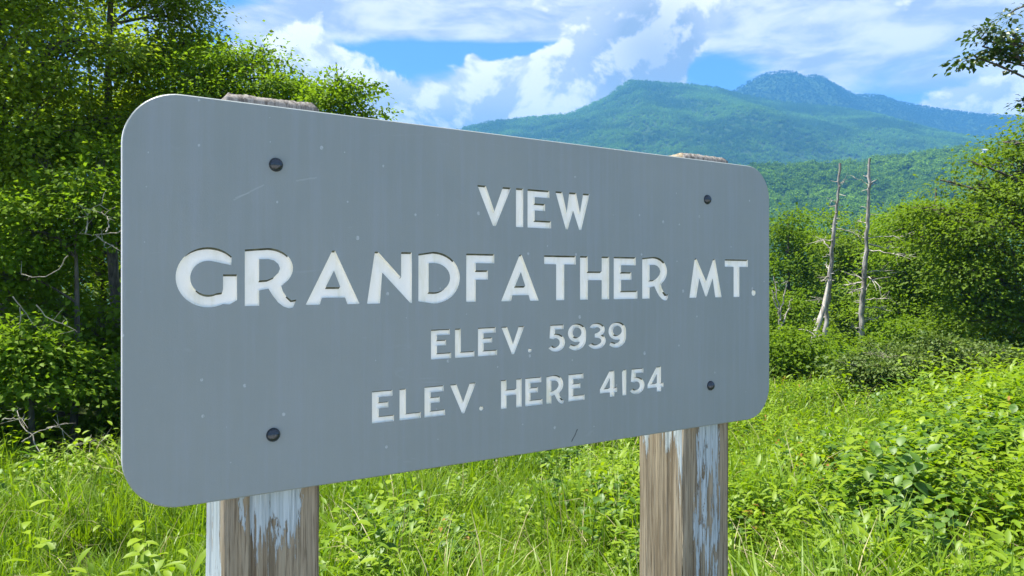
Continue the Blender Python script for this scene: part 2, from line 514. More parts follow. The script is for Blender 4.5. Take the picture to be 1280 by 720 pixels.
def crown_clump(name, seed, mat, nleaf, size=1.0):
    """one far tree crown: a dark lumpy core with loose leaf sprays over it, radius 1"""
    rng = np.random.default_rng(seed)
    lumps = rng.normal(size=(9, 3)); lumps /= np.linalg.norm(lumps, axis=1, keepdims=True)
    lumps *= rng.uniform(0.3, 0.75, (9, 1)); lumps[:, 2] = np.abs(lumps[:, 2]) * 0.9 - 0.1
    k = rng.integers(0, 9, nleaf)
    d = rng.normal(size=(nleaf, 3)); d /= np.linalg.norm(d, axis=1, keepdims=True)
    rad = rng.uniform(0.35, 0.55, 9)[k]
    P = lumps[k] + d * rad[:, None] * np.sqrt(rng.uniform(0.4, 1, nleaf))[:, None]
    D = d + rng.normal(size=(nleaf, 3)) * 0.7
    N = d * 0.8 + np.array([0, 0, 0.8]) + rng.normal(size=(nleaf, 3)) * 0.4
    me = leaves_mesh(name, P, D, N, rng.uniform(0.22, 0.42, nleaf) * size, rng.uniform(0.2, 0.34, nleaf) * size, rng.uniform(0, 1, nleaf), False)
    me.materials.append(mat)
    return bpy.data.objects.new(name, me)

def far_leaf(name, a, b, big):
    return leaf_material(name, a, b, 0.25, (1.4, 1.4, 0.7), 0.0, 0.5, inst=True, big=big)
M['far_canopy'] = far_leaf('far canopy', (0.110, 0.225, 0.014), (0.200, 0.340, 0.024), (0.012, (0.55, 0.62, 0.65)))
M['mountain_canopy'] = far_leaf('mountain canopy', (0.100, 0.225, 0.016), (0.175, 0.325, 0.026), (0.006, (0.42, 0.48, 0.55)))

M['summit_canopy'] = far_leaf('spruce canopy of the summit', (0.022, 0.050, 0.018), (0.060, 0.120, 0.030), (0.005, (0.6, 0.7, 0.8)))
def forest(name, hill, x_of_y, spacing, radius, mat, seed, label, nleaf):
    rng = np.random.default_rng(seed)
    kinds = [crown_clump('far_crown', seed * 10 + k, mat, nleaf) for k in range(4)]
    ys = []; xs = []
    y0, y1 = hill.D0, hill.D * 1.02
    n = 0
    Y = y0
    while Y < y1:
        xa, xb = x_of_y(Y)
        c = int((xb - xa) / spacing)
        xs.append(rng.uniform(xa, xb, c)); ys.append(np.full(c, Y) + rng.uniform(-spacing, spacing, c) * 0.6)
        Y += spacing
    x = np.concatenate(xs); y = np.concatenate(ys)
    z = hill.z(x, y)
    n = len(x)
    s = radius * rng.uniform(0.6, 1.25, n)
    P = np.stack([x, y, z + s * 0.55], -1)
    rot = np.stack([rng.normal(0, 0.12, n), rng.normal(0, 0.12, n), rng.uniform(0, 6.28, n)], -1)
    scl = np.stack([s, s, s * rng.uniform(0.8, 1.35, n)], -1)
    return gn_scatter(name, P, rot, scl, rng.integers(0, 4, n), kinds, label)
forest('far_forest', near_ridge, lambda Y: ((150 - CX) / F * Y, (1700 - CX) / F * Y), 6.6, 5.4, M['far_canopy'], 5, 'closed green canopy of trees covering the low hill', 150)
forest('far_forest', shoulder, lambda Y: ((150 - CX) / F * Y, (1450 - CX) / F * Y), 7.6, 5.4, M['mountain_canopy'], 6, 'hazy woods covering the nearer mountain shoulder', 70)
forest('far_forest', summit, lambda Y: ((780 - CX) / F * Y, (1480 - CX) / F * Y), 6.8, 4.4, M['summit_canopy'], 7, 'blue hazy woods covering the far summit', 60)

# ------------------------------------------------------------------ the sign
S = 1.05
SX, SY = math.sin(R(57.1)), math.cos(R(57.1))
ZL = 1.0
XL = (153 - CX) / F
def uz(px):
    t = (px - CX) / F
    u = (t - XL) / (SX - SY * t)
    return u, 1 + SY * u
def to_uv(px, py):
    u, z = uz(px)
    return u * S, (HY - py) / F * z * S
U1 = uz(962)[0] * S
VT = (to_uv(153, 109)[1] + to_uv(962, 210)[1]) / 2
VB = (to_uv(153, 646)[1] + to_uv(962, 520)[1]) / 2
TH = 0.020
GZ = float(ground_z(0.0, 1.5))
sign_base = Vector((XL * S + SX * U1 / 2, S + SY * U1 / 2, GZ))
sign = empty('overlook_sign', sign_base, math.pi / 2 - R(57.1))
tag(sign, 'grey routed overlook sign with white carved lettering on two weathered wooden posts', 'sign')
def lp(u, v, y=0.0):
    """sign plane -> local to the sign's empty; y grows away from the viewer"""
    return Vector((u - U1 / 2, y, v + CAM_Z - GZ))

# paint of the board
m, nt, out = material('slate grey sign paint')
tcn = nt.n.new('ShaderNodeTexCoord')
ob = tcn.outputs['Object']
n1 = nt.noise(ob, 3.0, 5, 0.6)
n2 = nt.noise(nt.mapping(ob, (60, 1, 3)), 1.0, 5, 0.6)
n3 = nt.noise(ob, 420, 3, 0.6)
c = nt.mix(nt.smooth(n1, 0.3, 0.7), (0.232, 0.270, 0.260), (0.260, 0.296, 0.284))
c = nt.mix(nt.math('MULTIPLY', nt.smooth(n2, 0.42, 0.72), 0.42), c, (0.275, 0.315, 0.34))
vo = nt.n.new('ShaderNodeTexVoronoi'); vo.feature = 'F1'; vo.voronoi_dimensions = '2D'; vo.inputs['Scale'].default_value = 17
so = nt.n.new('ShaderNodeSeparateXYZ'); nt.l.new(ob, so.inputs[0])
cb = nt.n.new('ShaderNodeCombineXYZ'); nt.l.new(so.outputs[0], cb.inputs[0]); nt.put(cb.inputs[1], nt.math('MULTIPLY', so.outputs[2], 0.85))
nt.put(vo.inputs['Vector'], cb.outputs[0])
sp_rand = nt.n.new('ShaderNodeSeparateColor'); nt.l.new(vo.outputs['Color'], sp_rand.inputs[0])
spk_r = nt.math('MULTIPLY', nt.math('POWER', sp_rand.outputs[0], 2.0), 0.058)
spk = nt.math('MULTIPLY', nt.math('LESS_THAN', vo.outputs['Distance'], spk_r), nt.math('GREATER_THAN', sp_rand.outputs[1], 0.45))
spk = nt.math('MULTIPLY', spk, nt.smooth(nt.noise(ob, 300, 2, 0.5), 0.3, 0.5))
c = nt.mix(nt.math('MULTIPLY', spk, 0.6), c, (0.50, 0.54, 0.56))
n4 = nt.noise(nt.mapping(ob, (9, 1, 26), (2, 0, 1)), 1.0, 4, 0.6, 1.2)
c = nt.mix(nt.math('MULTIPLY', nt.smooth(n4, 0.66, 0.74), 0.18), c, (0.36, 0.40, 0.43))
def seg_mark(c, pa, pb, wd, col, amt):
    a_ = lp(*to_uv(*pa)); b_ = lp(*to_uv(*pb)); dd = b_ - a_; ln_ = dd.length; dd /= ln_
    rel = nt.vmath('SUBTRACT', ob, tuple(a_))
    dn = nt.n.new('ShaderNodeVectorMath'); dn.operation = 'DOT_PRODUCT'; nt.put(dn.inputs[0], rel); dn.inputs[1].default_value = tuple(dd)
    dp_ = nt.n.new('ShaderNodeVectorMath'); dp_.operation = 'DOT_PRODUCT'; nt.put(dp_.inputs[0], rel); dp_.inputs[1].default_value = (-dd.z, 0, dd.x)
    al = nt.math('COMPARE', dn.outputs['Value'], ln_ / 2, ln_ / 2)
    wob = nt.math('MULTIPLY', nt.math('SUBTRACT', nt.noise(ob, 90, 3, 0.6), 0.5), wd * 3)
    ac = nt.smooth(nt.math('ABSOLUTE', nt.math('ADD', dp_.outputs['Value'], wob)), wd * 0.5, wd * 1.2, 1.0, 0.0)
    return nt.mix(nt.math('MULTIPLY', nt.math('MULTIPLY', al, ac), amt), c, col)
c = seg_mark(c, (714.5, 552), (722, 536.5), 0.0014, (0.04, 0.045, 0.05), 0.9)
c = seg_mark(c, (292, 250), (330, 231), 0.0012, (0.42, 0.46, 0.47), 0.28)
c = seg_mark(c, (370, 226), (396, 222), 0.0015, (0.42, 0.46, 0.47), 0.25)
c = seg_mark(c, (294, 247), (312, 241), 0.001, (0.42, 0.46, 0.47), 0.28)
p = principled(nt, out, c, nt.smooth(n1, 0.2, 0.8, 0.42, 0.58), 0.45, 0, nt.bump(nt.math('ADD', n3, nt.math('MULTIPLY', n2, 1.5)), 0.10, 0.004))
M['board'] = m
m, nt, out = material('pale board edge')
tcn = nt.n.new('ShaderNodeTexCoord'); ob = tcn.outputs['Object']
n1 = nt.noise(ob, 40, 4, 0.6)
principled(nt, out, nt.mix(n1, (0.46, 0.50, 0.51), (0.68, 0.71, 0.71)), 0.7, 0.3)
M['board_edge'] = m  # rim in a paler grey than the board face
m, nt, out = material('white letter paint')
tcn = nt.n.new('ShaderNodeTexCoord'); ob = tcn.outputs['Object']
n1 = nt.noise(nt.mapping(ob, (40, 10, 9)), 1.0, 6, 0.65)
n2 = nt.noise(ob, 160, 4, 0.6)
c = nt.mix(nt.smooth(n1, 0.46, 0.80), (0.95, 0.925, 0.83), (0.78, 0.75, 0.58))
principled(nt, out, c, 0.6, 0.3, 0, nt.bump(n2, 0.25, 0.002))
M['white'] = m
m, nt, out = material('mossy shaded groove wall')
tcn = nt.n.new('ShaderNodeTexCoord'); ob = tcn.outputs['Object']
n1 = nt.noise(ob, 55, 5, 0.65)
principled(nt, out, nt.mix(nt.smooth(n1, 0.35, 0.65), (0.05, 0.055, 0.03), (0.13, 0.14, 0.10)), 0.9, 0.2, 0, nt.bump(n1, 0.4, 0.002))  # mossy dirt and the shade of the recess, both in this colour
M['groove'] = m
m, nt, out = material('dark galvanised bolt')
tcn = nt.n.new('ShaderNodeTexCoord'); ob = tcn.outputs['Object']
n1 = nt.noise(ob, 260, 4, 0.6)
principled(nt, out, nt.mix(n1, (0.025, 0.032, 0.038), (0.06, 0.07, 0.08)), 0.22, 0.8, 0.45, nt.bump(n1, 0.10, 0.002))
M['bolt'] = m

def arc(cx, cy, rx, ry, a0, a1, n=16):
    return [(cx + rx * math.cos(R(a0 + (a1 - a0) * k / n)), cy + ry * math.sin(R(a0 + (a1 - a0) * k / n))) for k in range(n + 1)]
def sc(pts, w_):
    return [(x * w_, y) for x, y in pts]
def rnd(pts, r, n=3):
    """slightly round the corners a router bit leaves"""
    outp = []
    m_ = len(pts)
    for i in range(m_):
        p0, p1, p2 = Vector(pts[i - 1]), Vector(pts[i]), Vector(pts[(i + 1) % m_])
        a, b = p0 - p1, p2 - p1
        la, lb = a.length, b.length
        if la < 1e-6 or lb < 1e-6: continue
        rr = min(r, la * 0.4, lb * 0.4)
        if la < 0.06 or lb < 0.06:
            outp.append(tuple(p1)); continue
        q0, q2 = p1 + a / la * rr, p1 + b / lb * rr
        for k in range(n + 1):
            t = k / n
            q = q0 * (1 - t) ** 2 + p1 * 2 * t * (1 - t) + q2 * t * t
            outp.append((q.x, q.y))
    return outp

def glyph(ch, w_, t=0.225):
    """outlines (outer loop first, then counters) in letter heights; w_ = width in letter heights"""
    h = 0.195
    if ch == 'I' or ch == '1':
        o = [(0, 0), (w_, 0), (w_, 1), (0, 1)] if ch == 'I' else [(0.12 * w_, 0), (w_, 0), (w_, 1), (0.35 * w_, 1), (0, 0.90)]
        return [o]
    if ch == 'V':
        a = 0.245
        return [sc([(0, 1), (0.46, 0), (0.54, 0), (1, 1), (1 - a, 1), (0.5, 0.37), (a, 1)], w_)]
    if ch == 'W':
        return [sc([(0, 1), (0.30, 0), (0.355, 0), (0.51, 0.52), (0.695, 0), (0.75, 0), (1, 1), (0.81, 1), (0.715, 0.46), (0.60, 1), (0.40, 1), (0.325, 0.46), (0.195, 1)], w_)]
    if ch == 'E':
        return [[(0, 0), (w_, 0), (w_, h), (t, h), (t, .455), (.74 * w_, .455), (.74 * w_, .64), (t, .64), (t, 1 - h), (.93 * w_, 1 - h), (.93 * w_, 1), (0, 1)]]
    if ch == 'F':
        return [[(0, 0), (t, 0), (t, .46), (.77 * w_, .46), (.77 * w_, .655), (t, .655), (t, 1 - h), (w_, 1 - h), (w_, 1), (0, 1)]]
    if ch == 'L':
        return [[(0, 0), (w_, 0), (w_, h), (t, h), (t, 1), (0, 1)]]
    if ch == 'H':
        return [[(0, 0), (t, 0), (t, .45), (w_ - t, .45), (w_ - t, 0), (w_, 0), (w_, 1), (w_ - t, 1), (w_ - t, .65), (t, .65), (t, 1), (0, 1)]]
    if ch == 'T':
        c_ = w_ / 2
        return [[(c_ - t / 2, 0), (c_ + t / 2, 0), (c_ + t / 2, 1 - h), (w_, 1 - h), (w_, 1), (0, 1), (0, 1 - h), (c_ - t / 2, 1 - h)]]
    if ch == 'A':
        return [sc([(0, 0), (.255, 0), (.29, .125), (.725, .125), (.765, 0), (1, 0), (.535, 1), (.485, 1)], w_),
                sc([(.36, .32), (.635, .32), (.515, .63)], w_)]
    if ch == 'N':
        return [sc([(0, 0), (.28, 0), (.33, .60), (.965, 0), (1, 0), (1, 1), (.755, 1), (.755, .50), (.235, 1), (.17, 1)], w_)]
    if ch == 'M':
        return [sc([(0, 0), (.205, 0), (.30, .50), (.49, .03), (.53, .03), (.715, .50), (.80, 0), (1, 0), (.79, 1), (.735, 1), (.51, .42), (.215, 1), (.16, 1)], w_)]
    if ch == 'D':
        x0 = 0.36 * w_
        return [[(0, 0.03)] + arc(x0, 0.5, w_ - x0, 0.52, -90, 90, 22) + [(0, 0.97)],
                [(t, .21)] + arc(x0 + .01, .5, w_ - x0 - .01 - t, .295, -90, 90, 18) + [(t, .79)]]
    if ch == 'R':
        o = sc([(0, 0), (.27, 0), (.27, .27), (.45, .30), (.53, .18), (.63, .06), (.74, -.02), (.85, -.055), (.93, -.045), (1.0, .10), (.90, .085), (.80, .16), (.73, .25), (.70, .34)], w_)
        o += [(x, y) for x, y in arc(.44 * w_, .665, .49 * w_, .355, -50, 90, 16)] + [(0, .985)]
        c_ = sc([(.27, .445), (.43, .455), (.55, .50), (.64, .58), (.675, .66), (.64, .74), (.56, .80), (.45, .825), (.27, .82)], w_)
        return [o, c_]
    if ch == 'G':
        cx, rx = .53 * w_, .53 * w_
        o = arc(cx, .5, rx, .51, 44, 296, 36)
        o += sc([(.88, .035), (1.0, .105), (1.0, .55), (.765, .55), (.765, .30), (.75, .24)], w_)
        o += arc(cx, .49, .30 * w_, .29, -50, -278, 30)[2:]
        o += sc([(.90, .71)], w_)
        return [o]
    if ch == '4':
        return [sc([(0, .17), (0, .32), (.56, 1), (.84, 1), (.84, .34), (1, .34), (1, .16), (.84, .16), (.84, 0), (.58, 0), (.58, .17)], w_),
                sc([(.27, .34), (.58, .34), (.58, .72)], w_)]
    if ch == '5':
        k = 0.235
        return [sc([(.12, 1), (.92, 1), (.92, .82), (.40, .82), (.385, .655)], w_) + arc(.45 * w_, .325, .55 * w_, .335, 95, -145, 18) + arc(.43 * w_, .325, .55 * w_ - k, .165, -145, 125, 14) + sc([(.06, .50)], w_)]
    if ch == '9':
        k = 0.225
        return [arc(.44 * w_, .40, .56 * w_, .41, 225, 360, 12) + arc(.5 * w_, .655, .5 * w_, .355, 0, 285, 22) + sc([(.64, .27), (.56, .205), (.42, .175), (.17, .235)], w_),
                arc(.5 * w_, .665, .5 * w_ - k, .19, 0, 342, 18)]
    if ch == '3':
        k = 0.225
        return [arc(.47 * w_, .735, .47 * w_, .27, 158, -48, 16) + arc(.45 * w_, .295, .55 * w_, .305, 45, -155, 18) + arc(.45 * w_, .295, .55 * w_ - k, .135, -150, 62, 10) + sc([(.34, .44), (.34, .60)], w_) + arc(.47 * w_, .735, .47 * w_ - k, .10, -60, 140, 8)]
    if ch == '.':
        return [arc(w_ / 2, .5, w_ / 2, .5, 0, 345, 14)]

LINES = [
    ('VIEW', [(596.6, 638.8), (645, 654), (659.4, 688.8), (694.2, 736.9)], [(649.5, 236.0, 284.0), (674, 237.0, 285.0)]),
    ('GRANDFATHERMT.', [(219.5, 296.3), (306, 370.5), (382, 449.5), (458.8, 514.8), (523, 574.7), (582.8, 617.8), (626.4, 673.5), (680.2, 719.7), (725.1, 761.4), (767.2, 796.8), (802.8, 836), (861.7, 902), (906, 934.8), (939.5, 944.5)],
     [(315, 311.5, 383), (486, 315, 380.2), (600, 317.3, 377.7), (745, 321.3, 373.9), (780, 321.3, 372.8), (920, 323.2, 371)]),
    ('ELEV.5939', [(538.8, 564), (568.8, 593), (597.5, 621.3), (626.6, 655.6), (660, 664.5), (685.6, 706.3), (710, 732.5), (736.3, 757.2), (760.6, 782.5)],
     [(551, 411.3, 449.4), (609, 409.4, 445.3), (641, 408.8, 441.6), (772, 402.5, 434)]),
    ('ELEV.HERE4154', [(465, 492.5), (499.4, 526), (530.6, 556.3), (562.5, 595), (599, 604), (626.3, 652), (656.6, 678), (683, 705.6), (710.6, 730.6), (750, 771.3), (777.5, 782.8), (787.5, 805.6), (809.4, 829.4)],
     [(478, 489.4, 529), (543, 483, 520.6), (640, 472.8, 509.7), (720, 466.6, 500), (819, 459.6, 489.4)]),
]
DEPTH = 0.0048
holes = []
letters = []
for text, xs, refs in LINES:
    v1 = sum(to_uv(x, a)[1] for x, a, b in refs) / len(refs)
    v0 = sum(to_uv(x, b)[1] for x, a, b in refs) / len(refs)
    H_ = v1 - v0
    for ch, (xa, xb) in zip(text, xs):
        ua, ub = to_uv(xa, 300)[0], to_uv(xb, 300)[0]
        if ch == '.':
            hh = 0.17 * H_ if text.startswith('GRAND') else 0.15 * H_
            loops = glyph(ch, (ub - ua) / hh)
            loops = [[(ua + x * hh, v0 + 0.02 * H_ + y * hh) for x, y in lo] for lo in loops]
        else:
            loops = glyph(ch, (ub - ua) / H_)
            loops = [rnd(lo, 0.018) if ch not in 'GDR3959' else lo for lo in loops]
            loops = [[(ua + x * H_, v0 + y * H_) for x, y in lo] for lo in loops]
        clean = []
        for lo in loops:
            q = []
            for pnt in lo:
                if not q or (abs(pnt[0] - q[-1][0]) + abs(pnt[1] - q[-1][1])) > 2e-5: q.append(pnt)
            if (abs(q[0][0] - q[-1][0]) + abs(q[0][1] - q[-1][1])) < 2e-5: q.pop()
            clean.append(q)
        letters.append((ch, clean)); holes += clean

def rounded_rect(u0, v0, u1, v1, r, n=14):
    return (arc(u1 - r, v0 + r, r, r, -90, 0, n) + arc(u1 - r, v1 - r, r, r, 0, 90, n) + arc(u0 + r, v1 - r, r, r, 90, 180, n) + arc(u0 + r, v0 + r, r, r, 180, 270, n))
RC = 0.078
BEV = 0.0018
outer = rounded_rect(0, VB, U1, VT, RC)
inner = rounded_rect(BEV, VB + BEV, U1 - BEV, VT - BEV, RC - BEV)
def fill(bm, loops, y, mat=0):
    flat = [Vector((a, b, 0)) for lo in loops for a, b in lo]
    tris = geometry.tessellate_polygon([[Vector((a, b, 0)) for a, b in lo] for lo in loops])
    vs_ = [bm.verts.new(lp(q.x, q.y, y)) for q in flat]
    for tri in tris:
        a, b, c_ = (flat[i] for i in tri)
        cr = (b - a).cross(c_ - a).z
        if abs(cr) < 1e-12: continue
        idx = tri if cr > 0 else tri[::-1]
        try:
            f = bm.faces.new([vs_[i] for i in idx]); f.material_index = mat
        except ValueError:
            pass
def strip(bm, lo_a, ya, lo_b, yb, mat=0, flip=False):
    A = [bm.verts.new(lp(a, b, ya)) for a, b in lo_a]; B = [bm.verts.new(lp(a, b, yb)) for a, b in lo_b]
    n = len(A)
    for i in range(n):
        j = (i + 1) % n
        q = (A[i], B[i], B[j], A[j]) if flip else (A[i], A[j], B[j], B[i])
        f = bm.faces.new(q); f.material_index = mat
bm = bmesh.new()
fill(bm, [inner] + holes, 0.0)
strip(bm, inner, 0.0, outer, BEV)
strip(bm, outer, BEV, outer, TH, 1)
fill(bm, [outer], TH)
me = bpy.data.meshes.new('panel'); bm.to_mesh(me); bm.free()
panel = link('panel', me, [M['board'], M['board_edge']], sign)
def edge_up(lo, outer_loop):
    """upward part of the groove's outward normal at every edge (i-1, i): > 0 where the rim lies above the groove"""
    area = sum(lo[i - 1][0] * lo[i][1] - lo[i][0] * lo[i - 1][1] for i in range(len(lo)))
    sg = (1 if area > 0 else -1) * (1 if outer_loop else -1)
    return [sg * (lo[i - 1][0] - lo[i][0]) / (math.hypot(lo[i][0] - lo[i - 1][0], lo[i][1] - lo[i - 1][1]) + 1e-9) for i in range(len(lo))]
for ch, loops in letters:
    bm = bmesh.new()
    shallow = DEPTH * (0.55 if ch == '.' else 1.0)
    hgt_ = max(q[1] for q in loops[0]) - min(q[1] for q in loops[0])
    lean_ = 0.0030 if hgt_ > 0.085 else (0.0026 if hgt_ > 0.065 else 0.0021)
    if ch == '.': lean_ = 0.0008
    floors = []
    for li, lo in enumerate(loops):
        up = edge_up(lo, li == 0)
        n_ = len(lo)
        # the router leaves the upper rims sloping, coloured dark for dirt and shade
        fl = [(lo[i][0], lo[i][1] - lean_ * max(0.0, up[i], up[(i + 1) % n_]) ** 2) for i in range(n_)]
        floors.append(fl)
        A = [bm.verts.new(lp(p_[0], p_[1], 0.0)) for p_ in lo]; B = [bm.verts.new(lp(p_[0], p_[1], shallow)) for p_ in fl]
        for i in range(n_):
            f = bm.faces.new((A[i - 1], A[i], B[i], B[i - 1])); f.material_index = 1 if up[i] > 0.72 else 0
    fill(bm, floors, shallow, 0)
    me = bpy.data.meshes.new('letter'); bm.to_mesh(me); bm.free()
    link('digit' if ch in '593140' else ('full_stop' if ch == '.' else 'letter'), me, [M['white'], M['groove']], panel)

# bolts
def bolt_mesh(r):
    bm = bmesh.new()
    prof = [(1.06, 0.0), (1.05, 0.12), (0.99, 0.28), (0.86, 0.48), (0.66, 0.66), (0.40, 0.77), (0.14, 0.81)]
    rings = []
    n = 28
    for rr, hh in prof:
        rings.append([bm.verts.new((r * rr * math.cos(2 * math.pi * k / n), -r * hh, r * rr * math.sin(2 * math.pi * k / n))) for k in range(n)])
    for a, b in zip(rings, rings[1:]):
        for k in range(n):
            bm.faces.new((a[k], a[(k + 1) % n], b[(k + 1) % n], b[k])).smooth = True
    bm.faces.new(rings[-1]).smooth = True
    bmesh.ops.recalc_face_normals(bm, faces=bm.faces)
    me = bpy.data.meshes.new('bolt'); bm.to_mesh(me); bm.free()
    return me
bme = bolt_mesh(0.0104); bme.materials.append(M['bolt'])
for px, py in ((345, 206), (341.5, 543.5), (884, 249.5), (888, 482)):
    b = bpy.data.objects.new('bolt', bme); COL.objects.link(b); b.parent = sign
    b.location = lp(*to_uv(px, py), 0.0)
    b.rotation_euler = (0, random.uniform(0, 6), 0)

# weathered wood with flaking pale blue paint
m, nt, out = material('weathered post wood')
tcn = nt.n.new('ShaderNodeTexCoord'); ob = tcn.outputs['Object']
at = nt.n.new('ShaderNodeAttribute'); at.attribute_name = 'paint'
gr = nt.noise(nt.mapping(ob, (75, 75, 2.2)), 1.0, 7, 0.65, 0.6)
g2 = nt.noise(nt.mapping(ob, (210, 210, 5)), 1.0, 5, 0.6, 0.3)
g3 = nt.noise(nt.mapping(ob, (14, 14, 1.6)), 1.0, 4, 0.6)
wood = nt.mix(nt.smooth(gr, 0.32, 0.68), (0.165, 0.130, 0.082), (0.40, 0.338, 0.235))
wood = nt.mix(nt.math('MULTIPLY', nt.smooth(g2, 0.56, 0.74), 0.55), wood, (0.11, 0.08, 0.05))
wood = nt.mix(nt.math('MULTIPLY', nt.smooth(g3, 0.55, 0.75), 0.55), wood, (0.26, 0.155, 0.060))
wood = nt.mix(nt.math('MULTIPLY', nt.smooth(nt.noise(nt.mapping(ob, (9, 9, 3), (3, 1, 4)), 1.0, 4, 0.6), 0.5, 0.75), 0.5), wood, (0.40, 0.37, 0.32))
g5 = nt.noise(nt.mapping(ob, (420, 420, 9)), 1.0, 4, 0.6)
wood = nt.mix(nt.math('MULTIPLY', nt.smooth(g5, 0.5, 0.64), 0.7), wood, (0.10, 0.07, 0.04))
old = nt.smooth(at.outputs['Fac'], -0.9, -2.0)
wood = nt.mix(nt.math('MULTIPLY', old, 0.85), wood, nt.mix(nt.smooth(g2, 0.4, 0.62), (0.27, 0.255, 0.235), (0.10, 0.092, 0.085)))
pn = nt.noise(nt.mapping(ob, (58, 58, 6.0), (1.3, 0.2, 0.7)), 1.0, 10, 0.70, 0.5)
pf = nt.math('ADD', nt.math('MULTIPLY', nt.math('SUBTRACT', pn, 0.5), 2.6), at.outputs['Fac'])
pm = nt.smooth(pf, 0.44, 0.50)
pcol = nt.mix(nt.smooth(g2, 0.35, 0.7), (0.52, 0.59, 0.60), (0.30, 0.35, 0.355))
crack = nt.noise(nt.mapping(ob, (95, 95, 1.2), (5, 3, 2)), 1.0, 5, 0.6)
c = nt.mix(pm, wood, pcol)
c = nt.mix(nt.math('MULTIPLY', nt.smooth(crack, 0.68, 0.74), 0.7), c, (0.05, 0.042, 0.035))
hgt = nt.math('ADD', nt.math('MULTIPLY', pm, 0.45), nt.math('SUBTRACT', nt.math('MULTIPLY', gr, 0.9), nt.math('MULTIPLY', nt.smooth(crack, 0.6, 0.7), 0.8)))
principled(nt, out, c, 0.85, 0.25, 0, nt.bump(hgt, 0.7, 0.004))
M['post'] = m

def make_post(u_front_left, width, top_v, bias, seed):
    """square timber, closely divided so the grain stands proud"""
    rng = np.random.default_rng(seed)
    n = 44                                 # divisions per face
    half = width / 2
    ch = 0.007
    ring = []; face = []; tpar = []
    corners = [(-half, 0), (half, 0), (half, width), (-half, width)]
    for s_ in range(4):
        a = np.array(corners[s_]); b = np.array(corners[(s_ + 1) % 4])
        for k in range(n):
            t_ = k / n
            q = a + (b - a) * t_
            q = np.array([np.clip(q[0], -half, half), q[1]])
            ring.append(q); face.append(s_); tpar.append(t_)
    ring = np.array(ring); face = np.array(face); tpar = np.array(tpar)
    nrm = np.array([(0, -1), (1, 0), (0, 1), (-1, 0)])[face]
    edge = np.minimum(tpar, 1 - tpar) * width
    inset = np.where(edge < ch, (ch - edge) * 0.55, 0.0)
    z_top = top_v + CAM_Z - GZ
    chm = 0.010
    zs = np.concatenate([np.linspace(-0.35, z_top - chm, 70), [z_top - chm * 0.5, z_top - 0.001]])
    lane = np.arange(len(ring))
    rel = np.repeat(rng.normal(0, 1, len(ring) // 2 + 1), 2)[:len(ring)] * 0.0010
    rel += np.where(rng.uniform(size=len(ring)) < 0.05, -0.0035, 0)
    V = []; A = []
    ctr = np.array([0, half])
    for i, z in enumerate(zs):
        wob = rel * (0.7 + 0.6 * np.sin(z * 7 + lane * 0.9)) + 0.0007 * np.sin(z * 23 + lane * 1.7)
        dsp = -inset + wob * (0.3 if i >= len(zs) - 3 else 1.0)
        q = ring + nrm * dsp[:, None]
        if i >= len(zs) - 2:
            f_ = 0.5 if i == len(zs) - 2 else 1.0
            q = ctr + (q - ctr) * (1 - f_ * chm * 0.75 / half)
            z = z + np.interp(lane, np.arange(0, len(ring) + 4, 4), rng.normal(0, 0.0009, len(ring) // 4 + 2)[:len(np.arange(0, len(ring) + 4, 4))]) + rng.normal(0, 0.0004, len(ring))
        zz = np.broadcast_to(z, (len(ring),))
        V.append(np.column_stack([q[:, 0], q[:, 1], zz]))
        A.append(bias(face, tpar, zz))
    V = np.concatenate(V); A = np.concatenate(A)
    m_ = len(ring)
    i = np.arange(len(zs) - 1)[:, None] * m_; j = np.arange(m_)[None, :]; j2 = (j + 1) % m_
    q = np.stack([i + j, i + j2, i + m_ + j2, i + m_ + j], -1).reshape(-1, 4)
    me = np_mesh('post', V, q, True, {'paint': A})
    bm = bmesh.new(); bm.from_mesh(me); bm.verts.ensure_lookup_table()
    last = [bm.verts[(len(zs) - 1) * m_ + k] for k in range(m_)]
    f = bm.faces.new(last); f.smooth = False
    c_ = bm.verts.new((0, half, z_top + 0.002))
    bm.faces.remove(f)
    for k in range(m_): bm.faces.new((last[k], last[(k + 1) % m_], c_))
    bm.to_mesh(me); bm.free()
    o = link('post', me, M['post'], sign)
    o.location = lp(u_front_left + half, 0, TH + 0.002); o.location.z = 0
    return o
ZB = VB + CAM_Z - GZ
def bias_left(face, t_, z):
    d = np.clip((ZB - z), -1, 2)
    front = 0.70 - d * 3.4 - 0.85 * np.clip((np.abs(t_ - 0.47) - 0.28) / 0.16, 0, 1)
    side = 0.72 - 0.9 * np.clip((np.abs(t_ - 0.45) - 0.36) / 0.12, 0, 1)
    return np.where(face == 0, front, np.where(face == 3, side, 0.1)) * (z < ZB + 0.5) - (z > ZB + 0.5) * 3.0
def bias_right(face, t_, z):
    d = np.clip((ZB - z), -1, 2)
    front = 0.60 - 0.35 * np.clip(d, 0, 1) - 0.75 * np.clip((np.abs(t_ - 0.50) - 0.22) / 0.20, 0, 1)
    side = 0.52 - d * 4.0 + 0.42 * np.clip((t_ - 0.62) / 0.3, 0, 1) * (d < 0.3)
    return np.where(face == 0, front, np.where(face == 3, side, 0.1)) - (z > ZB + 0.5) * 3.0
PW = 0.1445 * S
make_post(0.1310 * S + 0.005, PW, 0.2800 * S, bias_left, 3)
make_post(1.0690 * S + 0.019, PW, 0.2795 * S, bias_right, 8)

# ------------------------------------------------------------------ trees
def bezier(a, b, c_, n):
    t_ = np.linspace(0, 1, n)[:, None]
    return a * (1 - t_) ** 2 + b * 2 * t_ * (1 - t_) + c_ * t_ ** 2

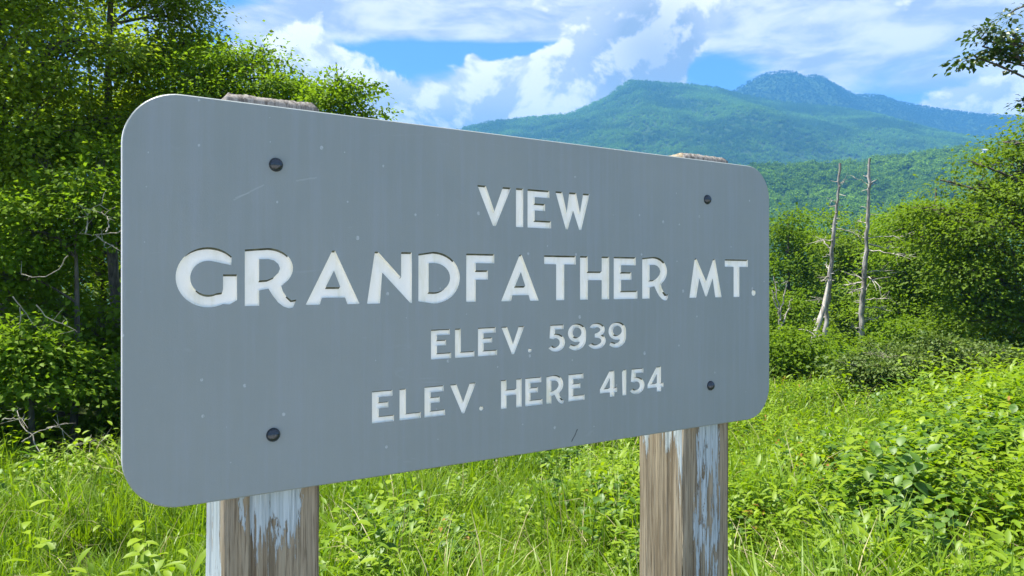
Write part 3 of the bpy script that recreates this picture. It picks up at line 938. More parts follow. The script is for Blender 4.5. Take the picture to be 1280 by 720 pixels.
def make_tree(name, label, cat, base, top, lumps, leaves, leafL, mat, trunk_r, seed, group=None, bark='bark', spread=0.34, flat=0.42, per=34, fine=True, twigs=True, up=0.9, limb_r=0.3):
    """lumps: list of (centre, radii) in world space; leaf sprays hang in and around them"""
    rng = np.random.default_rng(seed)
    base = np.array(base, float); top = np.array(top, float)
    root = empty(name, base)
    tag(root, label, cat, group)
    n = 12
    tr = bezier(base, base * 0.45 + top * 0.55 + np.array([rng.normal(0, 0.12), rng.normal(0, 0.12), 0]) * np.linalg.norm(top - base) * 0.25, top, n) - base
    tr[0, 2] -= 0.3
    link('trunk', tubes_mesh('trunk', [(tr, np.linspace(trunk_r, trunk_r * 0.15, n))], 9), M[bark], root)
    vol = np.array([l[1][0] * l[1][1] * l[1][2] for l in lumps]) ** 0.72
    share = vol / vol.sum()
    P_, D_, N_, T_, C_ = [], [], [], [], []
    for (c_, r_), sh in zip(lumps, share):
        c_ = np.array(c_, float) - base; r_ = np.array(r_, float)
        kz = np.argmin(np.abs(tr[:, 2] - (c_[2] - 0.55 * np.linalg.norm(c_[:2] - tr[n // 2, :2]))))
        kz = int(np.clip(kz, 2, n - 2))
        mid = (tr[kz] + c_) / 2 + np.array([0, 0, 0.25 * np.linalg.norm(c_ - tr[kz]) * 0.4])
        lb = bezier(tr[kz], mid, c_, 8)
        lr = trunk_r * limb_r
        paths = [(lb, np.linspace(lr, lr * 0.3, 8))]
        ncl = max(3, int(leaves * sh / per))
        nsub = int(np.clip(ncl / 9, 3, 11))
        sd = rng.normal(size=(nsub, 3)); sd /= np.linalg.norm(sd, axis=1, keepdims=True)
        sub = c_ + sd * r_ * rng.uniform(0.2, 0.95, (nsub, 1)) ** 0.5
        sr = r_ * rng.uniform(0.30, 0.56, (nsub, 1)) * np.array([1.2, 1.2, 0.55])
        stint = rng.uniform(0, 1, nsub)
        ks = rng.integers(0, nsub, ncl)
        d = rng.normal(size=(ncl, 3)); d /= np.linalg.norm(d, axis=1, keepdims=True)
        d[:, 2] = np.where(rng.uniform(size=ncl) < 0.8, np.abs(d[:, 2]), d[:, 2])
        cl = sub[ks] + d * sr[ks] * (rng.uniform(0.3, 1.0, (ncl, 1)) ** 0.3)
        if twigs:
            for q in cl[: min(ncl, 60)]:
                s_ = lb[rng.integers(3, 8)]
                mm = (s_ + q) / 2 + rng.normal(0, 0.06, 3) + np.array([0, 0, 0.06])
                paths.append((bezier(s_, mm, q, 5), np.linspace(lr * 0.28, lr * 0.08, 5)))
        link('limb', tubes_mesh('limb', paths, 4), M[bark], root)
        k = np.repeat(np.arange(ncl), per)
        m_ = len(k)
        off = rng.normal(size=(m_, 3)) * np.array([spread, spread, spread * flat])
        off *= rng.uniform(0.6, 1.3, ncl)[k][:, None]
        # the spray tilts outwards and down at its rim
        od = d[k]
        off[:, 2] -= 0.25 * np.hypot(off[:, 0], off[:, 1])
        P_.append(cl[k] + off)
        D_.append(off / spread * 0.8 + od * 0.5 + rng.normal(size=(m_, 3)) * 0.45 + np.array([0, 0, -0.15]))
        N_.append(np.array([0, 0, up]) + od * 0.45 + (rng.normal(size=(ncl, 3)) * 0.38)[k] + rng.normal(size=(m_, 3)) * 0.26)
        T_.append(np.clip(stint[ks][k] * 0.35 + rng.uniform(0, 1, ncl)[k] * 0.3 + rng.uniform(0, 1, m_) * 0.35, 0, 1))
    P = np.concatenate(P_); D = np.concatenate(D_); N = np.concatenate(N_); T = np.concatenate(T_)
    m_ = len(P)
    L = leafL * rng.uniform(0.65, 1.3, m_)
    o = link('crown', leaves_mesh('crown', P, D, N, L, L * rng.uniform(0.55, 0.8, m_), T, fine), M[mat], root)
    o['kind'] = 'stuff'
    return root

def lump(px, py, d, rpx, rpy, rd=None, dd=0.0):
    c_ = pt(px, py, d + dd)
    k = d / F
    return (c_, (rpx * k, rd if rd else 0.5 * (rpx + rpy) * k, rpy * k))
def gp(px, d):
    x = (px - CX) / F * d
    return np.array([x, d, float(ground_z(x, d))])

# --- left wood
make_tree('leafy_tree', 'tall dense tree filling the far left edge and reaching past the top of the picture', 'tree', gp(-10, 9.5), pt(-20, -230, 9.5),
          [lump(-60, -60, 9.5, 110, 110), lump(50, -40, 9.6, 90, 80), lump(80, -60, 9.8, 50, 60), lump(-20, 80, 9.0, 100, 80), lump(70, 60, 9.2, 75, 60), lump(40, 160, 9.0, 90, 65), lump(120, 150, 9.6, 60, 55), lump(-60, 210, 9.0, 90, 90), lump(50, 250, 9.2, 90, 60), lump(-150, 80, 9.6, 110, 140), lump(-10, -170, 9.8, 120, 90)],
          62000, 0.064, 'leaf_maple', 0.13, 21, spread=0.24, fine=False, per=40)
make_tree('leafy_tree', 'slender straight dark trunked tree second from the left above the sign corner', 'tree', gp(157, 10.5), pt(158, -210, 10.5),
          [lump(205, -10, 10.6, 45, 40), lump(225, 55, 10.6, 42, 36), lump(175, 85, 10.4, 42, 45), lump(190, -90, 10.6, 55, 55), lump(150, -160, 10.6, 50, 60), lump(235, 20, 10.8, 36, 28), lump(150, 150, 10.4, 50, 45), lump(215, 115, 10.6, 50, 36)],
          27000, 0.060, 'leaf_maple', 0.085, 22, spread=0.22, fine=False, per=40)
make_tree('leafy_tree', 'low light green tree peeking over the sign just left of its left post top', 'tree', gp(300, 10.0), pt(305, 60, 10.0),
          [lump(300, 85, 10.0, 46, 30), lump(350, 100, 10.2, 42, 26), lump(250, 105, 9.8, 45, 34), lump(320, 130, 10.0, 70, 34), lump(270, 160, 10.0, 70, 50), lump(330, 62, 10.1, 26, 18), lump(330, 210, 10, 80, 55)],
          19000, 0.060, 'leaf_light', 0.06, 23, spread=0.19, fine=False)
make_tree('leafy_tree', 'small open sapling with spiky twigs just right of the left post top', 'tree', gp(425, 9.5), pt(420, 78, 9.5),
          [lump(418, 100, 9.5, 18, 18), lump(440, 125, 9.5, 26, 22), lump(410, 132, 9.4, 32, 20), lump(465, 140, 9.5, 20, 9), lump(450, 104, 9.5, 9, 12), lump(430, 175, 9.5, 50, 34), lump(390, 125, 9.4, 18, 18)],
          4600, 0.058, 'leaf_light', 0.04, 24, spread=0.13)
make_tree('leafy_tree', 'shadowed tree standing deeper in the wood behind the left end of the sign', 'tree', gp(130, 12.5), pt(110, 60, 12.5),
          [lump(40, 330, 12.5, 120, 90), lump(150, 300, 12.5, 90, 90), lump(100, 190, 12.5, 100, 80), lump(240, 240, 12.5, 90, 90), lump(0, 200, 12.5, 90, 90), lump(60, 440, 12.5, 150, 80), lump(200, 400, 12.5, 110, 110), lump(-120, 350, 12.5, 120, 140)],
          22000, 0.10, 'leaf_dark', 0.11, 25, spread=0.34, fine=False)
make_tree('leafy_tree', 'tall tree in the second row of the wood at the upper left', 'tree', gp(40, 14.5), pt(30, -200, 14.5),
          [lump(0, 20, 14.5, 130, 90), lump(40, 120, 14.5, 80, 60), lump(-60, 130, 14.5, 120, 100), lump(60, 180, 14.5, 110, 80), lump(20, -90, 14.5, 120, 90), lump(-140, 0, 14.5, 110, 110)],
          10000, 0.12, 'leaf_maple', 0.15, 26, spread=0.42, fine=False)
make_tree('leafy_tree', 'broad tree in the second row of the wood behind the upper left sign corner', 'tree', gp(210, 14.0), pt(210, 20, 14.0),
          [lump(215, 90, 14, 70, 50), lump(170, 150, 14, 80, 60), lump(260, 150, 14, 80, 60), lump(300, 200, 14, 80, 60), lump(215, 230, 14, 110, 80), lump(320, 130, 14, 50, 36)],
          11000, 0.11, 'leaf_maple', 0.13, 27, spread=0.36, fine=False)
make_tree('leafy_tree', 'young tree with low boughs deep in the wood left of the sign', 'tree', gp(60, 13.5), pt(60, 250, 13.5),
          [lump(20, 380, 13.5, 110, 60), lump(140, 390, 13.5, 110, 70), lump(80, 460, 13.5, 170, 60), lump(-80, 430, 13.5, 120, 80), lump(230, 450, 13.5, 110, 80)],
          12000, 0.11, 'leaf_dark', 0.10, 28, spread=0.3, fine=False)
# shrubs along the foot of the wood
make_tree('leafy_shrub', 'bright maple like shrub spreading low at the left edge above the grass', 'shrub', gp(40, 7.4), pt(40, 400, 7.4),
          [lump(12, 436, 7.2, 42, 24, 0.4), lump(82, 432, 7.3, 38, 18, 0.4), lump(55, 474, 7.3, 62, 16, 0.4), lump(-60, 450, 7.3, 70, 50), lump(128, 468, 7.6, 22, 18, .3), lump(60, 405, 7.4, 24, 12, .3)],
          8500, 0.066, 'leaf_light', 0.035, 31, spread=0.15, flat=0.5)
make_tree('leafy_shrub', 'leafy shrub with drooping sprays beside the upper left edge of the sign', 'shrub', gp(90, 7.9), pt(90, 240, 7.9),
          [lump(70, 295, 7.8, 55, 28, 0.35), lump(15, 275, 7.8, 46, 24, 0.35), lump(130, 265, 8.0, 34, 34, 0.35), lump(20, 340, 7.9, 50, 30), lump(118, 232, 8.1, 32, 18), lump(60, 236, 8.3, 24, 14, .3), lump(140, 196, 8.6, 18, 26, .3), lump(35, 190, 8.7, 34, 16, .3)],
          9500, 0.066, 'leaf_light', 0.045, 32, spread=0.16, flat=0.5)
make_tree('leafy_shrub', 'dark shrub in deep shade at the foot of the wood close to the sign', 'shrub', gp(130, 8.4), pt(130, 400, 8.4),
          [lump(120, 400, 8.4, 60, 50), lump(60, 385, 8.5, 60, 50), lump(130, 500, 8.4, 60, 44), lump(40, 520, 8.3, 80, 36), lump(210, 470, 8.4, 80, 80), lump(-40, 520, 8.3, 80, 50)],
          8500, 0.085, 'leaf_dark', 0.045, 33, spread=0.2)
for i, (px, d, lab) in enumerate([(300, 11.5, 'dense undergrowth bush hidden mostly behind the left half of the sign'), (480, 12.5, 'rounded undergrowth bush seen low between the two sign posts')]):
    make_tree('leafy_shrub', lab, 'shrub', gp(px, d), pt(px, 330, d),
              [lump(px, 420, d, 110, 60), lump(px - 60, 470, d, 90, 50), lump(px + 70, 480, d, 90, 55)], 7000, 0.09, 'leaf_dark', 0.05, 40 + i, spread=0.26, fine=False)

# --- overhanging branch of a tree that stands right of the picture
tx = pt(1560, 350, 9.0)
make_tree('overhanging_tree', 'tree outside the right edge whose leafy branch tip hangs into the upper right corner', 'tree', gp(1560, 9.0), pt(1560, -150, 9.0),
          [lump(1258, 46, 9.0, 24, 10, 0.3), lump(1232, 70, 9.1, 22, 9, 0.3), lump(1268, 72, 8.9, 22, 9, 0.3), lump(1225, 48, 9.0, 12, 8, 0.25), lump(1262, 52, 9.0, 24, 13, 0.3), lump(1228, 58, 9.0, 17, 12, 0.25), lump(1245, 66, 9.0, 22, 11, 0.3), lump(1218, 70, 9.0, 11, 7, 0.2), lump(1278, 66, 9.0, 20, 14, 0.3), lump(1280, 8, 9.0, 16, 12, 0.3), lump(1300, 60, 9.0, 28, 20, 0.3), lump(1292, 130, 9.0, 12, 8, 0.12), lump(1360, 20, 9.0, 45, 50), lump(1450, -20, 9.0, 100, 90), lump(1560, -80, 9.0, 140, 110), lump(1660, 0, 9.2, 120, 110), lump(1540, 60, 9.4, 90, 60)],
          19000, 0.068, 'leaf_oak', 0.12, 51, spread=0.085, per=26)

# --- right trees
make_tree('leafy_tree', 'large dark green tree at the right edge rising above the shrubs', 'tree', gp(1290, 19.0), pt(1300, 150, 19.0),
          [lump(1285, 215, 19, 50, 36), lump(1268, 180, 19, 22, 14), lump(1330, 190, 19, 60, 60), lump(1222, 232, 19, 40, 22), lump(1216, 204, 19, 18, 8), lump(1175, 225, 19.5, 22, 8), lump(1180, 262, 19, 34, 16), lump(1270, 280, 18.6, 80, 50), lump(1215, 300, 19, 60, 45), lump(1250, 350, 18.6, 70, 40), lump(1330, 340, 19, 90, 70), lump(1200, 365, 19, 55, 40), lump(1270, 400, 18.8, 70, 26), lump(1390, 260, 19, 80, 80)],
          42000, 0.105, 'leaf_dark', 0.2, 61, spread=0.32, fine=False)
make_tree('leafy_tree', 'light green tree between the dead trees and the large dark tree', 'tree', gp(1165, 24.0), pt(1170, 235, 24.0),
          [lump(1165, 255, 24, 36, 22), lump(1190, 285, 24, 45, 32), lump(1140, 300, 24, 40, 36), lump(1170, 350, 23.5, 60, 40), lump(1120, 345, 24, 42, 36), lump(1140, 395, 23.5, 60, 30)],
          24000, 0.105, 'leaf_light', 0.16, 62, spread=0.36, fine=False)
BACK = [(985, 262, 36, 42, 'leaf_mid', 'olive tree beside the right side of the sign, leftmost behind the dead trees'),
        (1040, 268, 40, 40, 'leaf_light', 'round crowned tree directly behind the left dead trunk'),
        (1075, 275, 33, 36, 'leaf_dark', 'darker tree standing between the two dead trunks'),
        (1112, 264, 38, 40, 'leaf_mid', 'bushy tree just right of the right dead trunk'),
        (900, 300, 34, 44, 'leaf_mid', 'tree hidden behind the right end of the sign'),
        (790, 310, 36, 48, 'leaf_light', 'tree hidden behind the right half of the sign'),
        (660, 320, 38, 50, 'leaf_mid', 'tree hidden behind the middle of the sign'),
        (1150, 254, 44, 40, 'leaf_light', 'far pale green tree at the end of the row behind the dead trees')]
for i, (px, py, d, r_, mt, lab) in enumerate(BACK):
    make_tree('leafy_tree', lab, 'tree', gp(px, d), pt(px, py + 10, d),
              [lump(px, py + 14, d, r_ * .5, 16), lump(px - 16, py + 45, d, r_ * .8, 30), lump(px + 18, py + 50, d, r_ * .8, 32), lump(px, py + 90, d, r_ * 1.05, 36), lump(px - 14, py + 135, d, r_, 36), lump(px + 16, py + 145, d, r_, 40)],
              13000, 0.17, mt, 0.16, 70 + i, group='trees behind the dead trunks', spread=0.45, fine=False, twigs=False)
LOW = [(985, 430, 17, 30, 34, 'leaf_mid', 'green bush close beside the lower right side of the sign'),
       (1028, 452, 20, 36, 28, 'leaf_light', 'light green bush hiding the foot of the left dead trunk'),
       (1075, 450, 17.5, 28, 22, 'leaf_light', 'small bright bush between the sign and the grey green shrub'),
       (1128, 418, 21, 34, 20, 'leaf_light', 'yellow green bush hiding the foot of the right dead trunk'),
       (985, 385, 24, 30, 40, 'leaf_mid', 'dark green bush behind the right edge of the sign')]
for i, (px, py, d, rx, ry, mt, lab) in enumerate(LOW):
    make_tree('leafy_shrub', lab, 'shrub', gp(px, d), pt(px, py, d),
              [lump(px, py - 4, d, rx, ry * .8), lump(px - rx * .6, py + 20, d, rx, ry), lump(px + rx * .6, py + 22, d, rx, ry), lump(px, py + 50, d, rx * 1.3, ry)],
              6500, 0.105, mt, 0.05, 90 + i, group='bushes below the dead trunks', spread=0.28, fine=False, twigs=False)
make_tree('leafy_shrub', 'dark undergrowth under the large tree at the right edge', 'shrub', gp(1270, 20.5), pt(1270, 380, 20.5),
          [lump(1200, 420, 20.5, 60, 26), lump(1260, 415, 20.5, 60, 30), lump(1320, 415, 20.5, 70, 34), lump(1240, 450, 20.5, 110, 26)],
          9000, 0.11, 'leaf_dark', 0.06, 64, spread=0.3, fine=False)
# grey green rhododendron thicket
RH = [(1110, 452, 11.5, 52, 26, 'grey green evergreen shrub with a dark shaded front below the right dead trunk'),
      (1170, 438, 12.0, 42, 26, 'grey green evergreen shrub in the middle of the thicket at the meadow edge'),
      (1232, 445, 12.2, 46, 24, 'olive evergreen shrub at the right end of the thicket')]
for i, (px, py, d, rx, ry, lab) in enumerate(RH):
    make_tree('evergreen_shrub', lab, 'shrub', gp(px, d), pt(px, py, d),
              [lump(px, py - 6, d, rx * .7, ry * .7), lump(px - rx * .5, py + 8, d - .2, rx * .6, ry * .7), lump(px + rx * .5, py + 6, d - .2, rx * .6, ry * .7), lump(px, py + 26, d, rx * .9, ry)],
              8500, 0.060, 'leaf_rhodo', 0.03, 110 + i, group='evergreen thicket at the meadow edge', spread=0.13, fine=False, up=0.5, bark='twig')

# --- two dead trunks
def snag(label, line, d, w_, branches, seed):
    rng = np.random.default_rng(seed)
    x0, y0 = line[-1]
    gz = gp(x0, d)
    root = empty('dead_tree', gz)
    tag(root, label, 'dead tree', 'bare dead trunks beyond the meadow')
    w_ *= 0.72
    pts = [pt(a, b, d) for a, b in line] + [np.array([pt(line[-1][0], 0, d)[0] - 0.1, d, gz[2] - 0.5])]
    pts = np.array(pts)[::-1]
    # resample with small kinks
    s_ = np.concatenate([[0], np.cumsum(np.linalg.norm(np.diff(pts, axis=0), axis=1))])
    t_ = np.linspace(0, s_[-1], 46)
    q = np.stack([np.interp(t_, s_, pts[:, k]) for k in range(3)], -1)
    q[:, :2] += rng.normal(0, 0.018, (46, 2))
    rad = np.interp(t_, [0, s_[-1] * .45, s_[-1]], [w_ * .82, w_ * .70, w_ * .32]) * rng.uniform(0.85, 1.15, 46)
    link('trunk', tubes_mesh('trunk', [(q - gz, rad * 1.12)], 10), M['snag'], root)
    stubs = []
    for k in range(46):
        i_ = rng.integers(16, 45); s0 = q[i_] - gz; az = rng.uniform(0, 6.28)
        e = s0 + np.array([math.cos(az), math.sin(az), rng.uniform(-.3, .5)]) * rng.uniform(.08, .30)
        stubs.append((bezier(s0, (s0 + e) / 2 + rng.normal(0, .02, 3), e, 4), np.linspace(.014, .005, 4)))
    st_o = link('branch_stubs', tubes_mesh('branch_stubs', stubs, 4), M['bark_pale'], root); st_o['kind'] = 'stuff'
    for (ax, ay), (bx, by), r_ in branches:
        r_ *= 0.8
        a = pt(ax, ay, d) - gz; b = pt(bx, by, d + rng.uniform(-1.0, 0.6)) - gz
        mid = (a + b) / 2 + np.array([0, 0, rng.uniform(-0.05, 0.12)])
        bz = bezier(a, mid, b, 9) + np.concatenate([np.zeros((1, 3)), rng.normal(0, 0.015, (8, 3))])
        paths = [(bz, np.linspace(r_, r_ * .25, 9))]
        ln = np.linalg.norm(b - a)
        for k in range(int(4 + ln * 5)):
            s0 = bz[rng.integers(3, 8)]
            dr = (b - a) / ln + rng.normal(0, 0.6, 3)
            e = s0 + dr * rng.uniform(0.12, 0.45) * min(1, ln)
            paths.append((bezier(s0, (s0 + e) / 2 + rng.normal(0, 0.03, 3), e, 4), np.linspace(r_ * .4, r_ * .15, 4)))
        link('branch', tubes_mesh('branch', paths, 4), M['bark_pale'], root)
snag('left dead trunk, leaning and forked low, nearest the sign', [(1050.5, 204), (1048, 240), (1043, 280), (1039, 320), (1036, 355), (1033, 400), (1030, 440)], 22, 0.13,
     [((1041, 300), (1021, 302), .03), ((1040, 312), (1027, 300), .03), ((1037, 338), (1031, 330), .03), ((1037, 345), (1026, 352), .025), ((1044, 286), (1078, 298), .022), ((1034, 375), (1022, 372), .025), ((1034, 395), (1015, 402), .02), ((1048, 235), (1055, 226), .02), ((1028, 440), (1000, 428), .02), ((1046, 255), (1039, 250), .02)], 5)
snag('right dead trunk, straight and more branched', [(1087, 198), (1086.5, 250), (1084, 300), (1081, 340), (1078, 380), (1076, 430)], 22, 0.14,
     [((1086, 305), (1130, 320), .03), ((1085, 312), (1142, 322), .025), ((1083, 340), (1118, 341), .02), ((1086, 298), (1134, 297), .018), ((1082, 345), (1102, 360), .03), ((1082, 352), (1056, 356), .03), ((1081, 360), (1058, 366), .025), ((1080, 376), (1112, 372), .028), ((1080, 384), (1106, 384), .028), ((1079, 402), (1100, 398), .028), ((1086, 280), (1072, 276), .02), ((1086, 232), (1068, 222), .015), ((1077, 412), (1063, 408), .03), ((1082, 350), (1060, 342), .02)], 6)
# the low fork of the left trunk
fk = empty('dead_tree', gp(1012, 21))
tag(fk, 'broken pale dead stem leaning against the left dead trunk', 'dead tree')
a = pt(1036, 350, 21.8); b = pt(1018, 420, 21.4); c_ = pt(1012, 470, 21.2)
link('trunk', tubes_mesh('trunk', [(np.array([a, (a + b) / 2 + [0.06, 0, 0], b, c_, gp(1010, 21.2) + [0, 0, -.3]]) - np.array(fk.location), [.04, .07, .085, .09, .1])], 8), M['bark_pale'], fk)
link('branch', tubes_mesh('branch', [(bezier(b, (b + pt(1000, 405, 21.2)) / 2 + [0, 0, .05], pt(998, 412, 21.2), 6) - np.array(fk.location), np.linspace(.03, .01, 6))], 4), M['bark_pale'], fk)

def bare_twigs(name, label, base, paths_px, d, r_, seed, group=None):
    rng = np.random.default_rng(seed)
    root = empty(name, base)
    tag(root, label, 'twigs', group)
    base = np.array(base)
    for pp in paths_px:
        q = np.array([pt(a, b, d + 0.05 * i_) for i_, (a, b) in enumerate(pp)]) - base
        s_ = np.linspace(0, 1, len(q)); t_ = np.linspace(0, 1, 12)
        q = np.stack([np.interp(t_, s_, q[:, k]) for k in range(3)], -1) + rng.normal(0, r_ * 0.8, (12, 3))
        paths = [(q, np.linspace(r_, r_ * .35, 12))]
        for k in range(4):
            s0 = q[rng.integers(4, 12)]; e = s0 + rng.normal(0, 1, 3) * np.array([.09, .05, .07])
            paths.append((bezier(s0, (s0 + e) / 2 + rng.normal(0, .012, 3), e, 4), np.linspace(r_ * .45, r_ * .2, 4)))
        link('twig', tubes_mesh('twig', paths, 5), M['twig'], root)
bare_twigs('dead_twigs', 'hooked bare grey twigs sticking out of the grass at the left edge', gp(48, 6.4), [[(55, 575), (40, 545), (24, 528), (21, 514), (26, 512)], [(3, 524), (22, 523), (38, 524)], [(26, 553), (45, 541), (62, 534), (77, 530)], [(60, 536), (72, 533), (79, 537)]], 6.4, 0.006, 3)
bare_twigs('dead_twigs', 'short bare grey twigs standing just left of the sign edge', gp(112, 6.6), [[(90, 556), (110, 553), (113, 545)], [(112, 575), (113, 555), (114, 544)], [(120, 560), (128, 550), (134, 545)]], 6.6, 0.0045, 4)
bare_twigs('dead_branch', 'pale forked dead branch reaching behind the left edge of the sign', gp(150, 7.6), [[(165, 288), (140, 291), (118, 293), (100, 292)], [(120, 294), (132, 303), (147, 310)], [(108, 292), (109, 272), (113, 262), (128, 253)], [(133, 290), (137, 277), (126, 264)]], 7.55, 0.008, 5)
bare_twigs('dead_branch', 'thin drooping dead branch curving through the left shrubs', gp(60, 7.3), [[(84, 318), (75, 335), (60, 345), (40, 347), (26, 342)], [(15, 370), (28, 385), (42, 405), (52, 415)], [(45, 380), (58, 398), (80, 405), (98, 415)], [(25, 385), (25, 410), (26, 425)]], 7.0, 0.006, 6)
bare_twigs('bare_shrub', 'leafless grey shrub standing close to the right edge of the sign', gp(975, 24), [[(975, 430), (974, 390), (970, 360), (968, 345)], [(975, 400), (980, 370), (984, 352)], [(974, 390), (968, 375), (966, 362)], [(976, 410), (986, 385), (990, 372)]], 20.5, 0.025, 7)

# ------------------------------------------------------------------ two far houses
def far_house(label, px, py, d, wd, ht, rz):
    c_ = pt(px, py, d)
    root = empty('far_house', c_, rz); tag(root, label, 'house')
    m1, nt, out = material('white house wall'); g = nt.n.new('ShaderNodeTexCoord')
    principled(nt, out, nt.mix(nt.noise(g.outputs['Object'], 1.0), (0.72, 0.72, 0.70), (0.82, 0.82, 0.80)), 0.7)
    m2, nt, out = material('grey house roof'); g = nt.n.new('ShaderNodeTexCoord')
    principled(nt, out, nt.mix(nt.noise(g.outputs['Object'], 1.0), (0.30, 0.30, 0.32), (0.42, 0.42, 0.43)), 0.7)
    m3, nt, out = material('dark house glass'); principled(nt, out, (0.03, 0.04, 0.05), 0.1)
    dp = wd * 0.5
    bm = bmesh.new(); bmesh.ops.create_cube(bm, size=1, matrix=Matrix.Translation((0, 0, -ht * 1.0)) @ Matrix.Diagonal((wd, dp, ht * 4, 1)))
    me = bpy.data.meshes.new('wall'); bm.to_mesh(me); bm.free(); link('wall', me, m1, root)
    bm = bmesh.new()
    a = [bm.verts.new((sx * wd * .54, sy * dp * .6, ht * 1.003)) for sx, sy in ((-1, -1), (1, -1), (1, 1), (-1, 1))]
    r1, r2 = bm.verts.new((-wd * .54, 0, ht * 1.7)), bm.verts.new((wd * .54, 0, ht * 1.7))
    for f in ((a[0], a[1], r2, r1), (a[2], a[3], r1, r2), (a[1], a[2], r2), (a[3], a[0], r1), (a[3], a[2], a[1], a[0])): bm.faces.new(f)
    me = bpy.data.meshes.new('roof'); bm.to_mesh(me); bm.free(); link('roof', me, m2, root)
    wm = None
    for k in (-1, 0, 1):
        if wm is None:
            bm = bmesh.new(); bmesh.ops.create_cube(bm, size=1, matrix=Matrix.Diagonal((wd * .16, .3, ht * .8, 1)))
            wm = bpy.data.meshes.new('window'); bm.to_mesh(wm); bm.free(); wm.materials.append(m3)
        o = bpy.data.objects.new('window', wm); COL.objects.link(o); o.parent = root; o.location = (k * wd * .3, -dp * .5, ht * .25)
far_house('tiny white house on the low green hill beside the large right tree', 1231, 191, 860, 9.0, 2.6, 0.2)
far_house('tiny white building among the woods of the mountain shoulder', 773, 147, 2150, 19.0, 2.6, -0.1)

# ------------------------------------------------------------------ meadow
def grass_tuft(seed, nb, h0, h1, rad, mat, width=0.0042):
    rng = np.random.default_rng(seed)
    ns = 5
    V, Q, T = [], [], []
    off = 0
    for b in range(nb):
        a0 = rng.uniform(0, 6.28); r0 = rad * math.sqrt(rng.uniform())
        base = np.array([r0 * math.cos(a0), r0 * math.sin(a0), -0.03])
        h = rng.uniform(h0, h1); lean = abs(rng.normal(0.28, 0.22)) * h; az = a0 + rng.normal(0, 0.9)
        droop = rng.uniform(0.1, 0.75)
        t_ = np.linspace(0, 1, ns)
        hor = lean * t_ ** 1.6 + droop * h * 0.55 * np.clip(t_ - 0.35, 0, 1) ** 1.5
        ver = h * (t_ - droop * 0.55 * t_ ** 3)
        d = np.array([math.cos(az), math.sin(az), 0]); s_ = np.array([-math.sin(az), math.cos(az), 0])
        c_ = base + d * hor[:, None] + np.array([0, 0, 1]) * ver[:, None]
        tw = rng.uniform(-0.6, 0.6)
        s2 = s_ * math.cos(tw) + d * math.sin(tw)
        wv = width * rng.uniform(0.6, 1.4) * np.array([0.8, 1.0, 0.9, 0.62, 0.06])
        V.append(np.stack([c_ - s2 * wv[:, None], c_ + s2 * wv[:, None]], 1).reshape(-1, 3))
        for k in range(ns - 1):
            i = off + k * 2
            Q.append((i, i + 1, i + 3, i + 2))
        tv = rng.uniform(0, 0.6)
        T.append(np.repeat(tv + 0.4 * t_, 2)); off += ns * 2
    me = np_mesh('grass_tuft', np.concatenate(V), np.array(Q), True, {'tint': np.concatenate(T)})
    me.materials.append(mat)
    return bpy.data.objects.new('grass_tuft', me)

def weed_parts(seed, h, nleaf, leafL, ratio=0.5):
    """stem path and leaf data of one upright broad leaved weed"""
    rng = np.random.default_rng(seed)
    lean = rng.normal(0, 0.12, 2) * h
    st = bezier(np.array([0, 0, -0.03]), np.array([lean[0] * .2, lean[1] * .2, h * .55]), np.array([lean[0], lean[1], h]), 7)
    P, D, N = [], [], []
    for k in range(nleaf):
        f_ = 0.25 + 0.75 * k / (nleaf - 1)
        i = f_ * 6; a = int(min(i, 5)); q = st[a] * (1 - (i - a)) + st[a + 1] * (i - a)
        az = k * 2.4 + rng.normal(0, 0.3)
        el = rng.uniform(-0.35, 0.6) + 0.35 * (f_ > .85)
        P.append(q); D.append((math.cos(az) * math.cos(el), math.sin(az) * math.cos(el), math.sin(el)))
        N.append((-math.cos(az) * .25, -math.sin(az) * .25, 1))
    L = leafL * rng.uniform(0.7, 1.2, nleaf) * np.linspace(1.1, 0.7, nleaf)
    return st, np.array(P, float), np.array(D, float), np.array(N, float), L, L * ratio * rng.uniform(0.85, 1.15, nleaf), rng.uniform(0, 1, nleaf)
def weed_sprig(seed, h, nleaf, leafL, ratio, mat, stems=3, spreadr=0.07):
    rng = np.random.default_rng(seed)
    Ps = []
    for s_ in range(stems):
        st, P, D, N, L, W, T = weed_parts(seed * 13 + s_, h * rng.uniform(0.6, 1.1), nleaf, leafL, ratio)
        o = np.array([rng.normal(0, spreadr), rng.normal(0, spreadr), 0])
        Ps.append((P + o, D, N, L, W, T))
    cat = [np.concatenate([p_[k] for p_ in Ps]) for k in range(6)]
    me = leaves_mesh('weed_sprig', *cat, 2)
    me.materials.append(mat)
    return bpy.data.objects.new('weed_sprig', me)

rng = np.random.default_rng(77)
def meadow_points(n, y0, y1, px0, px1, power=1.0):
    y = y0 + (y1 - y0) * rng.uniform(0, 1, n) ** power
    px = rng.uniform(px0, px1, n)
    x = (px - CX) / F * y
    # left part of the meadow ends where the wood begins
    lim = 7.0 + np.clip((px - 300) / 500, 0, 1) * 6.5
    keep = y < lim + rng.normal(0, 0.3, n)
    x, y = x[keep], y[keep]
    return np.stack([x, y, ground_z(x, y)], -1)
kinds = [grass_tuft(200 + k, 26, 0.22, 0.50, 0.10, M['grass'], 0.0036) for k in range(6)] + [grass_tuft(220 + k, 14, 0.35, 0.62, 0.08, M['grass'], 0.0055) for k in range(3)] + [grass_tuft(230, 6, 0.35, 0.60, 0.10, M['straw'], 0.0022)]
P = np.concatenate([meadow_points(11000, 1.9, 13.8, -350, 1700, 0.85), meadow_points(3500, 2.2, 6.5, -150, 1450)])
n = len(P)
idx = rng.choice(10, n, p=[.11] * 6 + [.08] * 3 + [.10])
patch = fbm(P[:, 0] * 1.5, P[:, 1] * 1.5, 4.0, 3)
